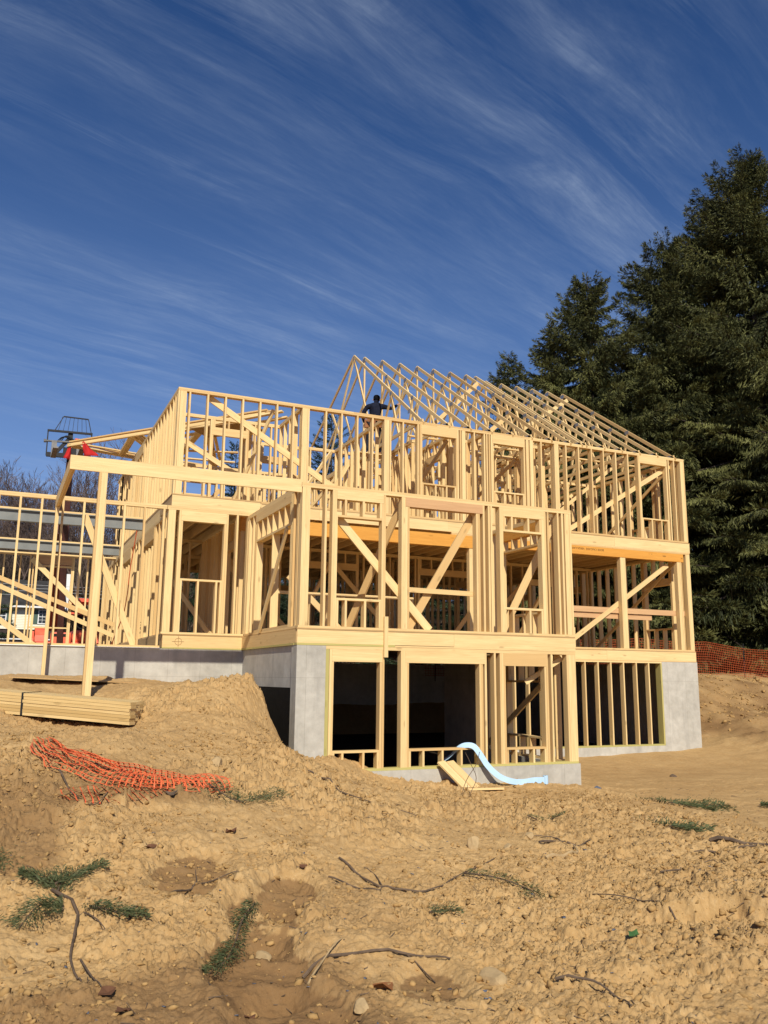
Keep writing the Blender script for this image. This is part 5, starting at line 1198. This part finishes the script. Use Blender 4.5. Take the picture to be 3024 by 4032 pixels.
q.raw([(xa_-.3, y0, ze_-.05), (xb_+.3, y0, ze_-.05), (xb_+.3, ym, zr_), (xa_-.3, ym, zr_), (xa_-.3, y1, ze_-.05), (xb_+.3, y1, ze_-.05), (xa_-.3, y0, ze_+.08), (xb_+.3, y0, ze_+.08), (xb_+.3, ym, zr_+.15), (xa_-.3, ym, zr_+.15), (xa_-.3, y1, ze_+.08), (xb_+.3, y1, ze_+.08)],
      [(0, 3, 2, 1), (3, 4, 5, 2), (6, 7, 8, 9), (9, 8, 11, 10), (1, 2, 8, 7), (2, 5, 11, 8), (0, 6, 9, 3), (3, 9, 10, 4), (4, 10, 11, 5)])
rf = q.build('roof', 'roof', nh); P_('gutter', 'white', rf, (xa_-.3, xb_+.3, Y_-.84, Y_-.70, ze_-.08, ze_+.10)); P_('chimney', 'white', rf, (6.22, 6.72, Y_+2.5, Y_+3.3, ze_, 7.9*K_))
for xw in (.05, 3.58+.62, -3.9, -8.2):
    q = MB(); w = .5; z0w, z1w = 3.86*K_, 4.82*K_
    q.box(xw-w, xw+w, Y_-.05, Y_-.031, z0w, z1w); wd = q.build('window', 'glass', nh)
    q = MB()
    for b in ((xw-w-.1, xw-w, z0w-.1, z1w+.1), (xw+w, xw+w+.1, z0w-.1, z1w+.1), (xw-w, xw+w, z1w, z1w+.1), (xw-w, xw+w, z0w-.1, z0w), (xw-w, xw+w, (z0w+z1w)/2-.03, (z0w+z1w)/2+.03)): q.box(b[0], b[1], Y_-.10, Y_-.052, b[2], b[3])
    for k in (1, 2): q.box(xw-w+k*2*w/3-.015, xw-w+k*2*w/3+.015, Y_-.08, Y_-.053, z0w, z1w)
    for k in (1, 3): q.box(xw-w, xw+w, Y_-.085, Y_-.0815, z0w+k*(z1w-z0w)/4-.015, z0w+k*(z1w-z0w)/4+.015)
    q.build('window_frame', 'white', wd)
    for s in (-1, 1):
        P_('shutter', 'shutter', nh, (xw+s*(w+.36)-.25, xw+s*(w+.36)+.25, Y_-.09, Y_-.035, z0w-.08, z1w+.08))
    P_('basement_window', 'white', nh, (xw-.3, xw+.3, Y_+.02, Y_+.09, zb_-2.0, zb_-1.5))
q = MB(); q.tube([tuple(p) for p in spline([(2.84, 20.9, 3.5), (2.83, 21.18, 3.07), (2.82, 21.56, 2.51), (2.83, 21.85, 1.95), (2.80, 22.11, 1.49), (2.74, 22.7, 1.1), (2.6, 23.2, .62), (2.2, 23.4, .42), (1.6, 22.9, .415)], 6)], .013, 6)
tag(q.build('air_hose', 'net_red'), 'thin orange red hose hanging down the side wall into the garage', 'hose')
# ------------------------------------------------------------------ overhead wires and their poles
for k, (z, lab) in enumerate([(6.02, 'uppermost overhead wire in front of the bare wood'), (5.80, 'second overhead wire from the top'), (5.60, 'third overhead wire from the top'), (5.32, 'lowest overhead wire crossing behind the garage frame')]):
    pts = [(-30+80*t, 60+1.5*t, z+.35*((t-.5)**2*4-.6)) for t in np.linspace(0, 1, 25)]
    q = MB(); q.tube(pts, .013, 5, cap=False); tag(q.build('overhead_wire', 'wire'), lab, 'wire', 'overhead wires behind the site')
for x, y in ((-30, 60), (50, 61.5)):
    q = MB(); g0 = gb(x, y)-.5; q.tube([(x, y, g0), (x, y, 7.6)], .15, 8); o = q.build('utility_pole', 'bark'); tag(o, 'wooden utility pole carrying the wires at the '+('left' if x < 0 else 'right'), 'pole')
    q = MB(); q.box(x-.06, x+.06, y-.9, y+.9, 6.5, 6.62); q.build('crossarm', 'bark', o)
# ------------------------------------------------------------------ the carpenter on the wall plate
def skin(name, verts, edges, radii, mat, parent=None, sub=2, root=0):
    me = bpy.data.meshes.new(name); me.from_pydata(verts, edges, []); o = bpy.data.objects.new(name, me); COL.objects.link(o)
    md = o.modifiers.new('skin', 'SKIN'); md.use_smooth_shade = True
    for i, r in enumerate(radii):
        d = me.skin_vertices[0].data[i]; d.radius = r if isinstance(r, tuple) else (r, r); d.use_root = (i == root)
    s = o.modifiers.new('sub', 'SUBSURF'); s.levels = sub; s.render_levels = sub
    bpy.context.view_layer.update(); dg = bpy.context.evaluated_depsgraph_get()
    m2 = bpy.data.meshes.new_from_object(o.evaluated_get(dg)); bpy.data.objects.remove(o); m2.name = name
    m2.materials.clear(); m2.materials.append(M[mat]); m2.polygons.foreach_set('use_smooth', [True]*len(m2.polygons))
    o = bpy.data.objects.new(name, m2); COL.objects.link(o)
    if parent: o.parent = parent; o.matrix_parent_inverse = Matrix.Translation(world_loc(parent)).inverted()
    return o
wx, wy, wz = 9.20, 21.36, 6.158
person = tag(empty('person', (wx, wy, wz)), 'person in dark navy top and black cap, seen from behind, reaching to a truss', 'person')
# axes: r = to the right as seen from the camera, f = away from the camera
Rv = Vector((math.cos(YAW), -math.sin(YAW), 0)); Fv = Vector((math.sin(YAW), math.cos(YAW), 0))
def B(r, f, z): p = Vector((wx, wy, wz))+Rv*r+Fv*f; return (p.x, p.y, wz+z)
# hips 0, waist 1, chest 2, shoulders base 3, neck 4, head lower 5, head upper 6
v = [B(.00, .0, .92), B(.02, .02, 1.10), B(.04, .06, 1.30), B(.05, .09, 1.46), B(.06, .12, 1.56), B(.07, .15, 1.66), B(.08, .16, 1.76),
     B(-.20, .08, 1.45), B(-.33, .10, 1.20), B(-.26, .26, 1.02),          # left arm
     B(.28, .12, 1.47), B(.50, .26, 1.46), B(.67, .42, 1.62),              # right arm raised to the chord
     B(-.11, .0, .86), B(-.15, .06, .47), B(-.16, .0, .09), B(-.17, .12, .04),
     B(.11, .0, .86), B(.17, .10, .47), B(.18, .02, .09), B(.19, .14, .04)]
e = [(0, 1), (1, 2), (2, 3), (3, 4), (4, 5), (5, 6), (3, 7), (7, 8), (8, 9), (3, 10), (10, 11), (11, 12), (0, 13), (13, 14), (14, 15), (15, 16), (0, 17), (17, 18), (18, 19), (19, 20)]
r = [(.175, .14), (.18, .135), (.205, .145), (.175, .12), .066, (.085, .098), (.082, .098), .078, .056, .042, .078, .055, .042, .10, .072, .05, .045, .10, .072, .05, .045]
body = skin('body', v, e, r, 'navy', person)
# trousers over the legs
skin('trousers', [B(0, 0, .93), B(-.11, 0, .85), B(-.15, .06, .47), B(-.16, 0, .13), B(.11, 0, .85), B(.17, .10, .47), B(.18, .02, .13)], [(0, 1), (1, 2), (2, 3), (0, 4), (4, 5), (5, 6)], [(.172, .14), .115, .088, .072, .115, .088, .072], 'denim', person)
# neck and face show below the cap
skin('head', [B(.06, .12, 1.57), B(.07, .15, 1.665), B(.075, .165, 1.735)], [(0, 1), (1, 2)], [.064, (.088, .10), (.084, .10)], 'skin', person)
q = MB()
for s in (-1, 1): q.tube([B(.072+s*.088, .155, 1.665), B(.072+s*.104, .15, 1.675), B(.072+s*.088, .145, 1.70)], .018, 6)
q.build('ear', 'skin', person)
q = MB(); q.tube([B(.075, .26, 1.67), B(.075, .285, 1.645)], [.014, .018], 6); q.build('nose', 'skin', person)
skin('cap', [B(.066, .125, 1.625), B(.072, .135, 1.70), B(.078, .15, 1.775), B(.08, .158, 1.815)], [(0, 1), (1, 2), (2, 3)], [(.085, .085), (.106, .112), (.102, .113), (.07, .08)], 'hair', person)
# hands: palm, four fingers and a thumb on each
def hand(c, d, side, curl, nm='hand'):
    c = Vector(c); d = Vector(d).normalized(); s = d.cross(Vector((0, 0, 1))).normalized()*side; n = d.cross(s).normalized()
    vv = [c, c+d*.05, c+d*.085]; ee = [(0, 1), (1, 2)]; rr = [.026, (.038, .017), (.040, .016)]
    for k, (o_, L) in enumerate(((-.030, .062), (-.010, .074), (.010, .070), (.028, .055))):
        i = len(vv); b0_ = c+d*.088+s*o_; b1_ = b0_+d*L*.5-n*curl*.012; b2_ = b1_+d*L*.35-n*curl*.03
        vv += [b0_, b1_, b2_]; ee += [(2, i), (i, i+1), (i+1, i+2)]; rr += [.0095, .0088, .0075]
    i = len(vv); t0 = c+d*.035-s*.036; vv += [t0, t0+d*.035-s*.022-n*curl*.012, t0+d*.055-s*.016-n*curl*.03]; ee += [(1, i), (i, i+1), (i+1, i+2)]; rr += [.012, .0105, .0085]
    return skin(nm, [tuple(p) for p in vv], ee, rr, 'skin', person, 1)
hand(B(.67, .42, 1.62), Vector(B(.67, .42, 1.62))-Vector(B(.52, .28, 1.47)), 1, 1.0); hand(B(-.26, .26, 1.02), Vector((.2, .5, -.6)), -1, .8)
# tool belt with pouches, boots
q = MB()
for k in range(20):
    a0 = 2*math.pi*k/20; a1 = 2*math.pi*(k+1)/20; q.beam(B(.005+.205*math.cos(a0), .01+.165*math.sin(a0), 1.0), B(.005+.205*math.cos(a1), .01+.165*math.sin(a1), 1.0), .012, .075)
belt = q.build('tool_belt', 'leather', person)
for a, b_ in ((-.19, -.10), (.17, -.12), (-.02, -.175)):
    q = MB(); p = Vector(B(a, b_, .90)); q.beam(p+Vector((0, 0, .12)), p+Vector((0, 0, -.13)), .15, .07, up=tuple(Fv)); bev(q.build('pouch', 'leather', belt), .015)
for s, fx in ((-1, 0), (1, .02)):
    q = MB(); p0 = Vector(B(s*.17, fx-.05, .045)); q.beam(p0, p0+Fv*.27, .095, .085); bev(q.build('boot', 'leather', person), .02)
# scaffold plank he stands on
plank('walk_plank', (8.7, 21.32, 6.10+.066), (10.3, 21.32, 6.10+.066), .24, .02, (0, 0, 1), 'plank laid on the upstairs wall under the person in the black cap')
print('objects', len(bpy.data.objects), {k: v for k, v in CNT.items()})
